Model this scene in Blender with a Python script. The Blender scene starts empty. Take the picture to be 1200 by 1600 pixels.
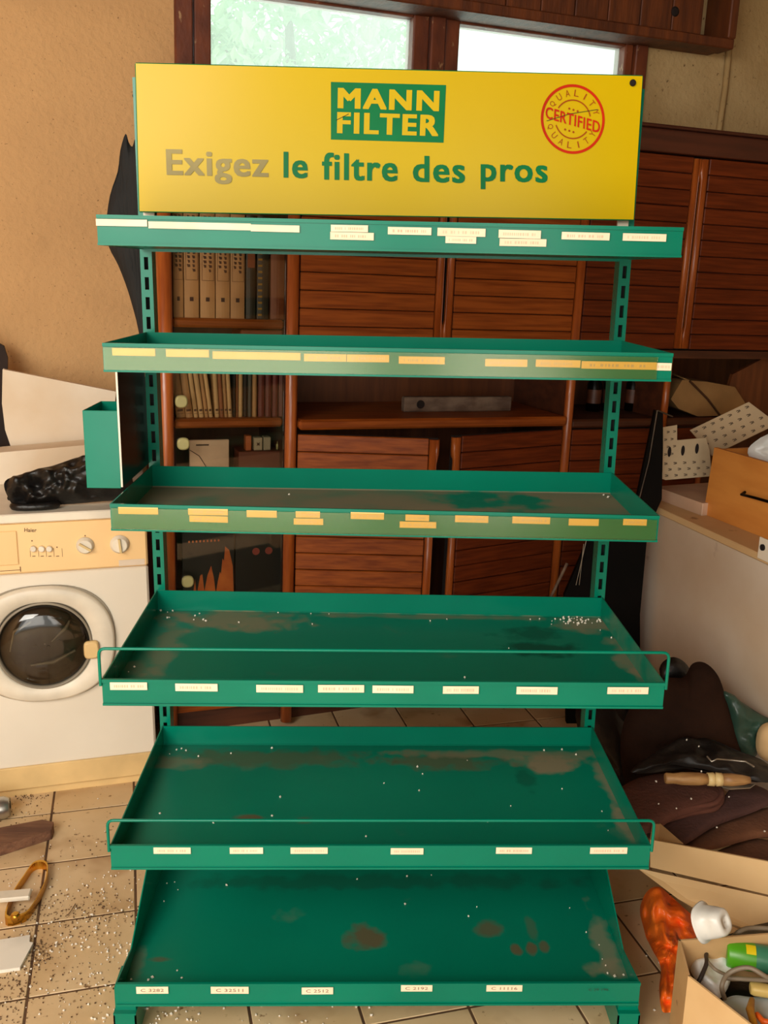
import bpy, math, random
from mathutils import Matrix, Vector, noise
random.seed(7)
PI = math.pi
SC = bpy.context.scene
COL = SC.collection
# ------------------------------------------------------------ camera, world, lights, exposure
CAM = Vector((-0.0470, -2.0385, 1.6069)); YAW, PITCH, ROLL, F = 0.0248, -0.2487, 0.0187, 1500.4
_f = Vector((math.sin(YAW)*math.cos(PITCH), math.cos(YAW)*math.cos(PITCH), math.sin(PITCH)))
_r = Vector((math.cos(YAW), -math.sin(YAW), 0)); _u = _r.cross(_f)
RT = _r*math.cos(ROLL)+_u*math.sin(ROLL); UP = -_r*math.sin(ROLL)+_u*math.cos(ROLL)
cd = bpy.data.cameras.new('camera'); cam = bpy.data.objects.new('camera', cd); COL.objects.link(cam)
cd.sensor_fit = 'VERTICAL'; cd.sensor_height = 36; cd.lens = F/1600*36; cd.clip_start = .05
M = Matrix((RT, UP, -_f)).transposed().to_4x4(); M.translation = CAM; cam.matrix_world = M
SC.camera = cam
wd = bpy.data.worlds.new('sky'); SC.world = wd; wd.use_nodes = True
bg = wd.node_tree.nodes['Background']; bg.inputs[0].default_value = (.93, 1.0, .97, 1); bg.inputs[1].default_value = 1.5
def area(name, loc, rot, sx, sy, power, col):
    l = bpy.data.lights.new(name, 'AREA'); l.shape = 'RECTANGLE'; l.size = sx; l.size_y = sy; l.energy = power; l.color = col
    o = bpy.data.objects.new(name, l); o.location = loc; o.rotation_euler = rot; COL.objects.link(o); return o
# daylight through the wide open garage doorway behind the photographer, and through the small window above the cabinet, plus an added overhead fill
area('doorway_daylight', (-.80, -3.45, 1.35), (PI/2, 0, 0), 1.5, 1.9, 36, (1, .94, .84))
area('doorway_daylight', (.66, -3.45, 1.35), (PI/2, 0, 0), .6, 1.9, 14, (1, .94, .84))
area('overhead_fill', (-1.55, -2.9, 2.4), (PI*.22, 0, -PI*.16), 1.7, 1.1, 88, (1, .94, .84))  # added lamp under the ceiling, tilted down to brighten the tray pans
area('window_daylight', (-.05, 1.95, 2.35), (-PI*.42, 0, PI*.1), 1.6, .4, 9, (.95, 1, .96))
SC.view_settings.view_transform = 'Standard'; SC.view_settings.look = 'None'
SC.view_settings.exposure = -0.04; SC.view_settings.gamma = 1; SC.view_settings.use_curve_mapping = False
FLOOR = .12

# ------------------------------------------------------------ frames and pixel helpers
class Fr:
    def __init__(s, o, yaw=0, tilt=0):
        s.M = Matrix.Translation(o) @ Matrix.Rotation(math.radians(yaw), 4, 'Z') @ Matrix.Rotation(math.radians(tilt), 4, 'Y')
        s.I = s.M.inverted()
    def ray(s, x, y):
        d = _f + RT*((x-600)/F) - UP*((y-800)/F)
        return s.I @ CAM, (s.I.to_3x3() @ d)
    def py(s, x, y, c=0):       # point of the local plane y=c seen at a pixel
        o, d = s.ray(x, y); return o + d*((c-o.y)/d.y)
    def pz(s, x, y, c=0):
        o, d = s.ray(x, y); return o + d*((c-o.z)/d.z)
    def pxx(s, x, y, c=0):
        o, d = s.ray(x, y); return o + d*((c-o.x)/d.x)
W0 = Fr((0, 0, 0))
CAB = Fr((0, 1.0, .13), 18.4, 1.3)
WAL = Fr((0, 1.47, .12), 18.4, 1.3)
MAC = Fr((-.8, .5, .12), 15)
TIL = Fr((-.7845, -.1029, .12), 13.5)

# ------------------------------------------------------------ materials
def lin(c): return tuple(((v/255)/12.92 if v/255 <= .04045 else ((v/255+.055)/1.055)**2.4) for v in c)
def mat(name, c, rough=.6, metal=0, c2=None, scale=6, bump=0, bscale=60, spec=.5, stretch=None, trans=0, alpha=1, detail=5, lo=.35, hi=.65, speck=None, coat=0):
    m = bpy.data.materials.new(name); m.use_nodes = True; nt = m.node_tree; N = nt.nodes; L = nt.links
    b = N['Principled BSDF']; b.inputs['Roughness'].default_value = rough; b.inputs['Metallic'].default_value = metal
    b.inputs['Specular IOR Level'].default_value = spec; b.inputs['Transmission Weight'].default_value = trans; b.inputs['Alpha'].default_value = alpha
    b.inputs['Coat Weight'].default_value = coat
    tc = N.new('ShaderNodeTexCoord'); mp = N.new('ShaderNodeMapping'); L.new(tc.outputs['Object'], mp.inputs[0])
    oi = N.new('ShaderNodeObjectInfo'); mu = N.new('ShaderNodeVectorMath'); mu.operation = 'SCALE'; mu.inputs[3].default_value = 7
    cb = N.new('ShaderNodeCombineXYZ')
    for i in range(3): L.new(oi.outputs['Random'], cb.inputs[i])
    L.new(cb.outputs[0], mu.inputs[0]); L.new(mu.outputs[0], mp.inputs['Location'])
    if stretch: mp.inputs['Scale'].default_value = stretch
    col = c2 or tuple(v*.88 for v in c)
    n = N.new('ShaderNodeTexNoise'); n.inputs['Scale'].default_value = scale; n.inputs['Detail'].default_value = detail; L.new(mp.outputs[0], n.inputs['Vector'])
    r = N.new('ShaderNodeMapRange'); r.inputs[1].default_value = lo; r.inputs[2].default_value = hi; L.new(n.outputs[0], r.inputs[0])
    mx = N.new('ShaderNodeMix'); mx.data_type = 'RGBA'; mx.inputs[6].default_value = (*lin(c), 1); mx.inputs[7].default_value = (*lin(col), 1)
    L.new(r.outputs[0], mx.inputs[0]); out = mx.outputs[2]
    if speck:   # (colour, scale, threshold lo, hi)
        for (sc, ss, a, bb) in speck:
            n2 = N.new('ShaderNodeTexNoise'); n2.inputs['Scale'].default_value = ss; n2.inputs['Detail'].default_value = 3; L.new(mp.outputs[0], n2.inputs['Vector'])
            r2 = N.new('ShaderNodeMapRange'); r2.inputs[1].default_value = a; r2.inputs[2].default_value = bb; L.new(n2.outputs[0], r2.inputs[0])
            m2 = N.new('ShaderNodeMix'); m2.data_type = 'RGBA'; m2.inputs[7].default_value = (*lin(sc), 1)
            L.new(r2.outputs[0], m2.inputs[0]); L.new(out, m2.inputs[6]); out = m2.outputs[2]
    L.new(out, b.inputs['Base Color'])
    if bump:
        n3 = N.new('ShaderNodeTexNoise'); n3.inputs['Scale'].default_value = bscale; n3.inputs['Detail'].default_value = 4; L.new(mp.outputs[0], n3.inputs['Vector'])
        bp = N.new('ShaderNodeBump'); bp.inputs['Strength'].default_value = bump; bp.inputs['Distance'].default_value = .01
        L.new(n3.outputs[0], bp.inputs['Height']); L.new(bp.outputs[0], b.inputs['Normal'])
    return m
def glassy(name, tint, k=.12, rough=.02, dif=None, dk=0, transl=False):
    m = bpy.data.materials.new(name); m.use_nodes = True; nt = m.node_tree; N = nt.nodes; L = nt.links
    N.remove(N['Principled BSDF']); o = N['Material Output']
    t = N.new('ShaderNodeBsdfTransparent'); t.inputs[0].default_value = (*tint, 1)
    g = N.new('ShaderNodeBsdfGlossy'); g.inputs['Roughness'].default_value = rough
    f = N.new('ShaderNodeFresnel'); f.inputs[0].default_value = 1.5
    a = N.new('ShaderNodeMath'); a.operation = 'ADD'; a.inputs[1].default_value = k; L.new(f.outputs[0], a.inputs[0])
    x = N.new('ShaderNodeMixShader'); L.new(a.outputs[0], x.inputs[0]); L.new(t.outputs[0], x.inputs[1]); L.new(g.outputs[0], x.inputs[2]); L.new(x.outputs[0], o.inputs[0])
    if dif:
        d = N.new('ShaderNodeBsdfTranslucent' if transl else 'ShaderNodeBsdfDiffuse'); d.inputs[0].default_value = (*dif, 1)
        y = N.new('ShaderNodeMixShader'); y.inputs[0].default_value = dk; L.new(x.outputs[0], y.inputs[1]); L.new(d.outputs[0], y.inputs[2]); L.new(y.outputs[0], o.inputs[0])
    return m
GREEN = (0, 124, 98)
m_green = mat('green_enamel', GREEN, .22, c2=(0, 114, 90), scale=3, bump=.02, bscale=25, spec=.28)
m_slot = mat('slot_dark', (8, 18, 14), .7)
m_yel = mat('sign_yellow', (210, 178, 0), .24, c2=(205, 173, 0), scale=2, spec=.16, bump=.015, bscale=4)
m_signgreen = mat('sign_green', (0, 122, 66), .35, spec=.12)
m_lgreen = mat('letter_green', (2, 118, 62), .35, spec=.12)
m_glare = mat('glare_grey_letters', (166, 150, 92), .4, spec=.15)  # grey paints the glare lying over one word of the sign
m_red = mat('stamp_red', (208, 44, 4), .4, spec=.12)
m_redbr = mat('stamp_brown', (176, 80, 6), .4, spec=.12)
m_label = mat('paper_label', (246, 226, 196), .6, c2=(240, 216, 182), scale=20)
m_labelo = mat('aged_label', (250, 206, 130), .6, c2=(246, 198, 120), scale=20)
m_ink = mat('faded_ink', (240, 202, 168), .7)
m_ink2 = mat('label_ink', (120, 84, 62), .7)
m_inkd = mat('black_ink', (12, 50, 36), .7)
m_cover = glassy('label_cover', (.97, .93, .76), .0, .16, (.36, .46, .16), .045)
m_post = mat('varnished_post', (176, 92, 36), .3, c2=(142, 68, 26), scale=9, stretch=(6, 6, .6), bump=.05, coat=.2)
m_wood = mat('varnished_slat', (158, 82, 28), .42, c2=(124, 58, 18), scale=8, stretch=(.7, 4, 12), bump=.05, spec=.22)
m_wood_d = mat('dark_cabinet_wood', (92, 48, 26), .5, c2=(66, 32, 18), scale=6, stretch=(.6, 4, 6))
m_woodv = mat('cabinet_back_panel', (112, 62, 30), .5, c2=(90, 46, 22), scale=7, stretch=(6, 3, .6))
m_corn = mat('cornice_wood', (84, 40, 24), .5, c2=(66, 30, 18), scale=5, stretch=(.5, 3, 6))
m_gap = mat('gap_dark', (26, 12, 8), .9)
m_black = mat('black_gloss', (5, 4, 4), .3, c2=(8, 7, 6), spec=.12)
m_blackm = mat('black_board', (9, 7, 5), .7, c2=(14, 10, 8), spec=.1)
m_wall = mat('ochre_plaster', (214, 168, 114), .9, c2=(198, 154, 104), scale=2.2, bump=.5, bscale=45,
             speck=[((130, 94, 58), 120, .66, .76), ((146, 116, 76), 2.2, .56, .74)])
m_wallr = mat('grey_plaster', (196, 168, 120), .9, c2=(170, 140, 92), scale=3, bump=.5, bscale=45, speck=[((110, 84, 50), 60, .64, .74)])
m_ceil = mat('ceiling_board', (120, 84, 56), .8)
m_winwood = mat('window_wood', (124, 62, 32), .55, c2=(92, 42, 22), scale=8, stretch=(2, 2, 1), bump=.15, bscale=30, speck=[((170, 132, 92), 26, .66, .75)])
m_fascia = mat('fascia_wood', (112, 56, 20), .6, c2=(78, 36, 12), scale=7, stretch=(5, 2, .6), bump=.2, bscale=30)
m_tile = mat('beige_tile', (224, 196, 154), .5, c2=(206, 174, 128), scale=4, bump=.08, bscale=20,
             speck=[((132, 96, 58), 60, .66, .76), ((176, 138, 94), 6, .56, .72)])
m_grout = mat('dirty_grout', (104, 74, 48), .95, c2=(80, 56, 36), scale=20)
m_white = mat('white_enamel', (232, 222, 204), .35, c2=(224, 212, 192), scale=2)
m_beige = mat('beige_panel', (246, 206, 146), .4, c2=(238, 194, 132), scale=2)
m_kick = mat('yellowed_plastic', (236, 200, 138), .45)
m_offw = mat('off_white_plastic', (240, 228, 206), .4)
m_grey = mat('grey_plastic', (150, 138, 118), .4)
m_line = mat('print_brown', (120, 84, 52), .6)
m_sticker = mat('pale_sticker', (244, 222, 196), .5)
m_steel = mat('dark_drum', (84, 74, 62), .32, metal=.6, c2=(60, 52, 44), scale=4)
m_doorglass = glassy('bowl_glass', (.62, .57, .48), .03, .08)
m_foam = mat('white_foam', (242, 228, 206), .7, c2=(228, 204, 172), scale=3, bump=.1, bscale=20)
m_bag = mat('black_bag', (22, 18, 16), .42, c2=(12, 10, 9), scale=10, bump=.4, bscale=30)
m_blackcloth = mat('black_cloth', (16, 12, 9), .8, c2=(9, 7, 5), scale=6, stretch=(8, 3, 1), bump=.3, bscale=25)
m_brownchair = mat('brown_shell', (44, 26, 15), .6, c2=(30, 18, 11), spec=.2)
m_glass = glassy('cabinet_glass', (.95, .93, .88), .01, .03)
m_pane = glassy('dusty_window_glass', (.93, .98, .94), .0, .1, (.85, .95, .88), .22, True)
m_knob = mat('hinge_cap', (190, 180, 120), .35)
m_leaf = mat('leaf', (176, 218, 176), .6, c2=(206, 232, 196), scale=3)
m_trunk = mat('bark', (110, 100, 80), .8)
m_crumb = mat('polystyrene', (250, 240, 222), .7)
m_dirt = mat('dirt', (118, 88, 58), .9, c2=(64, 46, 30), scale=40)
m_card = mat('cardboard', (206, 168, 116), .75, c2=(194, 152, 102), scale=5, bump=.06, speck=[((130, 92, 54), 22, .68, .76)])
m_cardl = mat('pale_cardboard', (224, 190, 138), .75, c2=(212, 174, 122), scale=5, speck=[((150, 110, 68), 14, .70, .78)])
m_orange = mat('orange_plastic', (255, 122, 34), .42, c2=(252, 98, 20), scale=10, bump=.7, bscale=30, speck=[((110, 40, 12), 14, .68, .76)])
m_cup = mat('white_plastic', (240, 238, 228), .3)
m_can_g = mat('lime_green_paint', (84, 170, 24), .35); m_can_t = mat('teal_green_paint', (66, 138, 104), .35); m_stick_y = mat('yellow_sticker', (250, 222, 20), .45)
m_cable = mat('grey_cable', (138, 122, 100), .5); m_cabled = mat('dark_cable', (52, 42, 36), .5)
m_plas = mat('crumpled_polythene', (240, 242, 238), .3, c2=(214, 220, 218), scale=8, bump=.5, bscale=20, spec=.6)
m_bluew = mat('pale_blue_sheet', (206, 212, 214), .5)
m_yelg = mat('yellow_grip', (226, 158, 30), .45, c2=(150, 96, 40), scale=12); m_yelp = mat('cream_yellow_plastic', (232, 200, 116), .45)
m_blanket = mat('maroon_blanket', (104, 60, 46), .92, c2=(84, 48, 36), scale=10, bump=.3, bscale=90)
m_blanket2 = mat('purple_brown_blanket', (88, 56, 50), .92, c2=(72, 44, 40), scale=10, bump=.3, bscale=90)
m_blanket3 = mat('rust_brown_blanket', (116, 74, 48), .92, c2=(94, 58, 38), scale=10, bump=.3, bscale=90)
m_cush = mat('dark_brown_upholstery', (52, 32, 22), .95, c2=(34, 21, 15), spec=.1, scale=6, bump=.3, bscale=70)
m_leather = mat('worn_black_leather', (34, 28, 24), .55, c2=(22, 18, 15), scale=12, bump=.4, bscale=30)
m_tarp = mat('dark_green_tarpaulin', (52, 80, 66), .35, c2=(34, 56, 46), scale=10, bump=.4, bscale=20)
m_handle = mat('turned_wood', (176, 134, 82), .5, c2=(140, 98, 56), scale=14, stretch=(1, 6, 6), bump=.1)
m_ring = mat('pale_ferrule', (226, 196, 134), .45)
m_blade = mat('steel_blade', (190, 182, 166), .3, metal=.8)
m_panelw = mat('stained_white_panel', (222, 206, 186), .5, c2=(206, 182, 154), scale=2.5, speck=[((140, 100, 66), 9, .68, .8)])
m_pinkb = mat('pinkish_board', (222, 186, 156), .6)
m_orbox = mat('orange_veneer', (220, 148, 70), .45, c2=(206, 132, 58), scale=5, stretch=(1, 1, 4))
m_print = mat('printed_card', (206, 184, 148), .7)
m_printd = mat('print_mark', (96, 78, 60), .7)
m_parcel = mat('brown_paper_parcel', (156, 118, 70), .7, c2=(130, 96, 56), scale=6, bump=.25, bscale=15)
m_tape = mat('brown_tape', (70, 42, 26), .4)
m_rustwood = mat('weathered_timber', (128, 88, 62), .8, c2=(96, 62, 44), scale=12, stretch=(.6, 4, 4), bump=.3, bscale=40)
m_alu = mat('crushed_aluminium', (190, 186, 178), .28, metal=.9, bump=.3, bscale=15)
m_brass = mat('brass', (222, 166, 62), .25, metal=.95)
m_ceramic = mat('white_chip', (236, 230, 216), .35, speck=[((90, 70, 50), 60, .7, .76)])
m_level = mat('weathered_grey_wood', (120, 100, 84), .8, c2=(84, 64, 52), scale=16, stretch=(1, 3, 2), bump=.3)

def dusty(name, base, amount, spots):
    """green enamel with dust and stains at fixed places; spots = (x, y, rx, ry, strength, rgb)"""
    m = bpy.data.materials.new(name); m.use_nodes = True; nt = m.node_tree; N = nt.nodes; L = nt.links
    b = N['Principled BSDF']; tc = N.new('ShaderNodeTexCoord')
    def noise_(s, d=5):
        n = N.new('ShaderNodeTexNoise'); n.inputs['Scale'].default_value = s; n.inputs['Detail'].default_value = d; L.new(tc.outputs['Object'], n.inputs['Vector']); return n.outputs[0]
    def rng(o, a, c, d=0, e=1):
        r = N.new('ShaderNodeMapRange'); r.inputs[1].default_value = a; r.inputs[2].default_value = c; r.inputs[3].default_value = d; r.inputs[4].default_value = e; L.new(o, r.inputs[0]); return r.outputs[0]
    def mth(op, a, c):
        q = N.new('ShaderNodeMath'); q.operation = op
        for i, v in enumerate((a, c)):
            if isinstance(v, (int, float)): q.inputs[i].default_value = v
            else: L.new(v, q.inputs[i])
        return q.outputs[0]
    def mix(f, a, c):
        x = N.new('ShaderNodeMix'); x.data_type = 'RGBA'; L.new(f, x.inputs[0])
        for i, v in ((6, a), (7, c)):
            if isinstance(v, tuple): x.inputs[i].default_value = (*lin(v), 1)
            else: L.new(v, x.inputs[i])
        return x.outputs[2]
    col = mix(rng(noise_(3), .3, .7), base, tuple(v*.92 for v in base))
    n1 = noise_(7, 8); dust = rng(n1, .75-amount*.5, 1.15-amount*.5)
    col = mix(dust, col, (128, 120, 96)); tot = dust
    n2 = noise_(22, 6)
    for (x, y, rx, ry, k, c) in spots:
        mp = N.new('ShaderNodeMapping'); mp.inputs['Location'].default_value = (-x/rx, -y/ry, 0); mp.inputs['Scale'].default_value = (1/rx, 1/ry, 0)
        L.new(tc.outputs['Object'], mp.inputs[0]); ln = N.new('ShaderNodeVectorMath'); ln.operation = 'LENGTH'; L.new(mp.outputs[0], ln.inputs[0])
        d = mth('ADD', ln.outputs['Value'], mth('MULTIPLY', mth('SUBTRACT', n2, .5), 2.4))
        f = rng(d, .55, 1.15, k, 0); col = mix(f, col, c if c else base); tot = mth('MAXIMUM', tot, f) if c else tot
    b.inputs['Specular IOR Level'].default_value = .25; L.new(col, b.inputs['Base Color']); L.new(rng(tot, 0, 1, .34, .8), b.inputs['Roughness'])
    return m

# ------------------------------------------------------------ mesh builder
AT = {}
class B:
    def __init__(s, xf=None): s.v = []; s.f = []; s.m = []; s.sm = []; s.xf = xf
    def add(s, vs, fs, mi=0, smooth=False):
        n = len(s.v); s.v += [(s.xf @ Vector(p) if s.xf else Vector(p)) for p in vs]
        for f in fs: s.f.append([n+i for i in f]); s.m.append(mi); s.sm.append(smooth)
        return s
    def box(s, x0, x1, y0, y1, z0, z1, mi=0, fn=None, rot=None):
        vs = [Vector((x, y, z)) for z in (z0, z1) for y in (y0, y1) for x in (x0, x1)]
        if rot:
            c = Vector(((x0+x1)/2, (y0+y1)/2, (z0+z1)/2)); vs = [c+rot @ (v-c) for v in vs]
        if fn: vs = [fn(v) for v in vs]
        return s.add(vs, [(0, 2, 3, 1), (4, 5, 7, 6), (0, 1, 5, 4), (2, 6, 7, 3), (0, 4, 6, 2), (1, 3, 7, 5)], mi)
    def cbox(s, x0, x1, y0, y1, z0, z1, c=.002, mi=0):
        """box with chamfered edges"""
        X = (x0, x0+c, x1-c, x1); Y = (y0, y0+c, y1-c, y1); Z = (z0, z0+c, z1-c, z1)
        idx = {}; vs = []
        def V(i, j, k):
            if (i, j, k) not in idx: idx[(i, j, k)] = len(vs); vs.append((X[i], Y[j], Z[k]))
            return idx[(i, j, k)]
        fs = []
        for a, b_ in ((0, 0), (3, 3)):
            fs.append([V(a, 1, 1), V(a, 2, 1), V(a, 2, 2), V(a, 1, 2)][::(-1 if a == 0 else 1)])
            fs.append([V(1, a, 1), V(2, a, 1), V(2, a, 2), V(1, a, 2)][::(1 if a == 0 else -1)])
            fs.append([V(1, 1, a), V(2, 1, a), V(2, 2, a), V(1, 2, a)][::(-1 if a == 0 else 1)])
        for a in (0, 3):
            for b_ in (0, 3):
                ai = 1 if a == 0 else 2; bi = 1 if b_ == 0 else 2
                fs.append([V(a, bi, 1), V(ai, b_, 1), V(ai, b_, 2), V(a, bi, 2)])
                fs.append([V(a, 1, bi), V(ai, 1, b_), V(ai, 2, b_), V(a, 2, bi)])
                fs.append([V(1, a, bi), V(1, ai, b_), V(2, ai, b_), V(2, a, bi)])
                for k in (0, 3):
                    ki = 1 if k == 0 else 2
                    fs.append([V(a, bi, ki), V(ai, b_, ki), V(ai, bi, k)])
        return s.add(vs, fs, mi)
    def prism(s, poly, d, mi=0, mi2=None, smooth=False):
        """3D polygon extruded by vector d"""
        n = len(poly); d = Vector(d); vs = [Vector(p) for p in poly]+[Vector(p)+d for p in poly]
        s.add(vs, [list(range(n))[::-1], [n+i for i in range(n)]], mi)
        s.add(vs, [(i, (i+1) % n, n+(i+1) % n, n+i) for i in range(n)], mi if mi2 is None else mi2, smooth); return s
    def tube(s, pts, r, n=8, mi=0, closed=False, caps=True):
        pts = [Vector(p) for p in pts]; m = len(pts); rs = r if isinstance(r, (list, tuple)) else [r]*m
        vs = []; up = None
        for i, p in enumerate(pts):
            a = pts[(i-1) % m] if (i or closed) else p; c = pts[(i+1) % m] if (i < m-1 or closed) else p
            t = (c-a).normalized()
            if up is None: up = Vector((0, 0, 1)) if abs(t.z) < .9 else Vector((1, 0, 0))
            x = t.cross(up)
            if x.length < 1e-5: x = t.cross(Vector((1, .3, 0)))
            x.normalize(); y = x.cross(t).normalized(); up = y
            for k in range(n): vs.append(p+(x*math.cos(2*PI*k/n)+y*math.sin(2*PI*k/n))*rs[i])
        fs = [(i*n+k, i*n+(k+1) % n, ((i+1) % m)*n+(k+1) % n, ((i+1) % m)*n+k) for i in range(m if closed else m-1) for k in range(n)]
        s.add(vs, fs, mi, True)
        if caps and not closed: s.add(vs[:n], [list(range(n))[::-1]], mi); s.add(vs[-n:], [list(range(n))], mi)
        return s
    def lathe(s, prof, o, axis, n=24, mi=0, sq=2.0, ax=None, mis=None, caps=True):
        """profile [(t,r)] around axis from o; sq>2 = squarish"""
        o = Vector(o); a = Vector(axis).normalized(); x = (Vector(ax) if ax else (Vector((0, 0, 1)) if abs(a.z) < .9 else Vector((1, 0, 0)))); x = (x-a*x.dot(a)).normalized(); y = a.cross(x)
        vs = []
        for t, r in prof:
            rx, ry = r if isinstance(r, tuple) else (r, r)
            for k in range(n):
                c, q = math.cos(2*PI*k/n), math.sin(2*PI*k/n); e = 2/sq
                vs.append(o+a*t+x*(rx*math.copysign(abs(c)**e, c))+y*(ry*math.copysign(abs(q)**e, q)))
        for i in range(len(prof)-1):
            s.add([], [], 0)
        base = len(s.v); s.add(vs, [], mi)
        for i in range(len(prof)-1):
            for k in range(n):
                s.f.append([base+i*n+k, base+i*n+(k+1) % n, base+(i+1)*n+(k+1) % n, base+(i+1)*n+k]); s.m.append(mis[i] if mis else mi); s.sm.append(True)
        if caps:
            s.f.append([base+k for k in range(n)][::-1]); s.m.append(mis[0] if mis else mi); s.sm.append(False)
            s.f.append([base+(len(prof)-1)*n+k for k in range(n)]); s.m.append(mis[-1] if mis else mi); s.sm.append(False)
        return s
    def puff(s, poly, T, nrm, amp=.01, fr=12, rings=10, sub=6, mi=0, back=.3, fold=0, seed=0):
        """star-shaped closed 3D outline inflated by T along nrm on the front, back*T behind; wrinkled"""
        poly = [Vector(p) for p in poly]; nrm = Vector(nrm).normalized(); pts = []; m = len(poly)
        for i in range(m):
            p0, p1, p2, p3 = poly[i-1], poly[i], poly[(i+1) % m], poly[(i+2) % m]
            for k in range(sub):
                t = k/sub; pts.append(.5*((2*p1)+(p2-p0)*t+(2*p0-5*p1+4*p2-p3)*t*t+(3*p1-p0-3*p2+p3)*t**3))
        c = sum(pts, Vector())/len(pts); n = len(pts); vs = []; fs = []
        def nz(p):
            q = p*fr+Vector((seed, seed*.7, 0)); v = noise.noise(q)+.5*noise.noise(q*2.3)
            if fold: v += fold*(1-abs(noise.noise(q*.9+Vector((5, 3, 1))))*4)
            return v
        for side in (1, -back):
            b0 = len(vs); vs.append(c+nrm*(T*side+(amp*nz(c) if side > 0 else 0)))
            for k in range(1, rings+1):
                q = k/rings; h = math.sqrt(max(0, 1-q**2.6))
                for p in pts:
                    w = c+(p-c)*q; e = amp*nz(w)*(h**.5 if q < 1 else .25)
                    vs.append(w+nrm*(T*side*h+e*(1 if side > 0 else -.3)))
            for i in range(n):
                f = [b0, b0+1+i, b0+1+(i+1) % n]; fs.append(f if side > 0 else f[::-1])
                for k in range(rings-1):
                    a = b0+1+k*n+i; b_ = b0+1+k*n+(i+1) % n; f = [a, a+n, b_+n, b_]; fs.append(f if side > 0 else f[::-1])
        return s.add(vs, fs, mi, True)
    def build(s, name, mats, root=None, fr=None, at=None, bevel=0, seg=1):
        if root is not None: o0 = AT[root.name]; 
        else: o0 = Vector(at) if at is not None else sum(s.v, Vector())/len(s.v)
        me = bpy.data.meshes.new(name); me.from_pydata([v-o0 for v in s.v], [], s.f)
        for mm in (mats if isinstance(mats, (list, tuple)) else [mats]): me.materials.append(mm)
        me.polygons.foreach_set('material_index', s.m); me.polygons.foreach_set('use_smooth', s.sm); me.update()
        o = bpy.data.objects.new(name, me); COL.objects.link(o)
        if root is not None: o.parent = root
        else: o.matrix_world = (fr or W0).M @ Matrix.Translation(o0)
        AT[o.name] = o0
        if bevel:
            md = o.modifiers.new('bevel', 'BEVEL'); md.width = bevel; md.segments = seg; md.limit_method = 'ANGLE'
        return o
def tag(o, label=None, cat=None, group=None, kind=None):
    for k, v in (('label', label), ('category', cat), ('group', group), ('kind', kind)):
        if v: o[k] = v
    return o
def thing(name, label, cat, fr, at, group=None):
    o = bpy.data.objects.new(name, None); COL.objects.link(o); o.empty_display_size = .05
    o.matrix_world = fr.M @ Matrix.Translation(Vector(at)); AT[o.name] = Vector(at)
    return tag(o, label, cat, group)
def rep(o, offs):
    """further copies of a piece (shared mesh) beside it under the same parent"""
    r = []
    for d in offs:
        c = o.copy(); COL.objects.link(c); c.location = o.location+Vector(d); r.append(c)
    return r
def textgeo(body, offset=0, res=3):
    bold = offset*.75; offset = 0
    cu = bpy.data.curves.new('t', 'FONT'); cu.body = body; cu.size = 1; cu.offset = offset; cu.space_character = 1+bold*4; cu.resolution_u = res
    o = bpy.data.objects.new('t', cu); COL.objects.link(o); dg = bpy.context.evaluated_depsgraph_get(); dg.update()
    me = bpy.data.meshes.new_from_object(o.evaluated_get(dg)); vs = [v.co.copy() for v in me.vertices]; fs = [list(p.vertices) for p in me.polygons]
    bpy.data.objects.remove(o); bpy.data.curves.remove(cu); bpy.data.meshes.remove(me)
    if bold > .012:
        n = len(vs); V = list(vs); G = list(fs)
        for dx, dy in ((-bold, 0), (bold, 0), (-bold, bold*.6), (bold, bold*.6), (bold, -bold*.6), (-bold, -bold*.6)):
            m = len(V); V += [Vector((v.x+dx, v.y+dy, len(V)//n)) for v in vs]; G += [[m+i for i in f] for f in fs]
        return V, G
    return vs, fs
def text_to(b, body, TL, TR, BL, mi=0, offset=0):
    """letters stretched to the parallelogram TL, TR, BL"""
    vs, fs = textgeo(body, offset); x0 = min(v.x for v in vs); x1 = max(v.x for v in vs); y0 = min(v.y for v in vs); y1 = max(v.y for v in vs)
    TL, TR, BL = Vector(TL), Vector(TR), Vector(BL); nn_ = (BL-TL).cross(TR-TL).normalized()*.00007
    b.add([TL+(TR-TL)*((v.x-x0)/(x1-x0))+(BL-TL)*((y1-v.y)/(y1-y0))+nn_*v.z for v in vs], fs, mi); return b

# ============================================================ THE SETTING
# floor: tiles as pieces
b = B(); b.box(-3.2, 3.2, -4.6, 2.6, FLOOR-.05, FLOOR-.0016, 0)
floor = tag(b.build('floor', [m_grout], at=(0, 0, FLOOR)), kind='structure')
du, dv = .222, .239
base = None; used = 0
shp = []
for k in range(3):
    g = .0028; bb = B(); bb.cbox(g, du-g, g, dv-g, -.006, .0002*k, .0012); shp.append(bb)
T0 = Matrix.Translation((0, 0, -FLOOR)) @ TIL.M
tile_me = []
for bb in shp:
    me = bpy.data.meshes.new('tile'); me.from_pydata(bb.v, [], bb.f); me.materials.append(m_tile); tile_me.append(me)
for i in range(-4, 10):
    for j in range(-5, 5):
        o = bpy.data.objects.new('tile', tile_me[(i*7+j*3) % 3]); COL.objects.link(o); o.parent = floor
        o.matrix_local = T0 @ Matrix.Translation((i*du, j*dv, 0)) @ Matrix.Rotation(random.uniform(-.001, .001), 4, 'X')
b = B()
for i in range(-10, 14):
    for j in range(-18, 8):
        if not (-4 <= i < 10 and -5 <= j < 5): b.box(i*du+.002, (i+1)*du-.002, j*dv+.002, (j+1)*dv-.002, -.006, 0)
b.v = [(T0 @ v)+Vector((0, 0, FLOOR)) for v in b.v]; tag(b.build('floor_tiling', m_tile, root=floor), kind='stuff')

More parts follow.
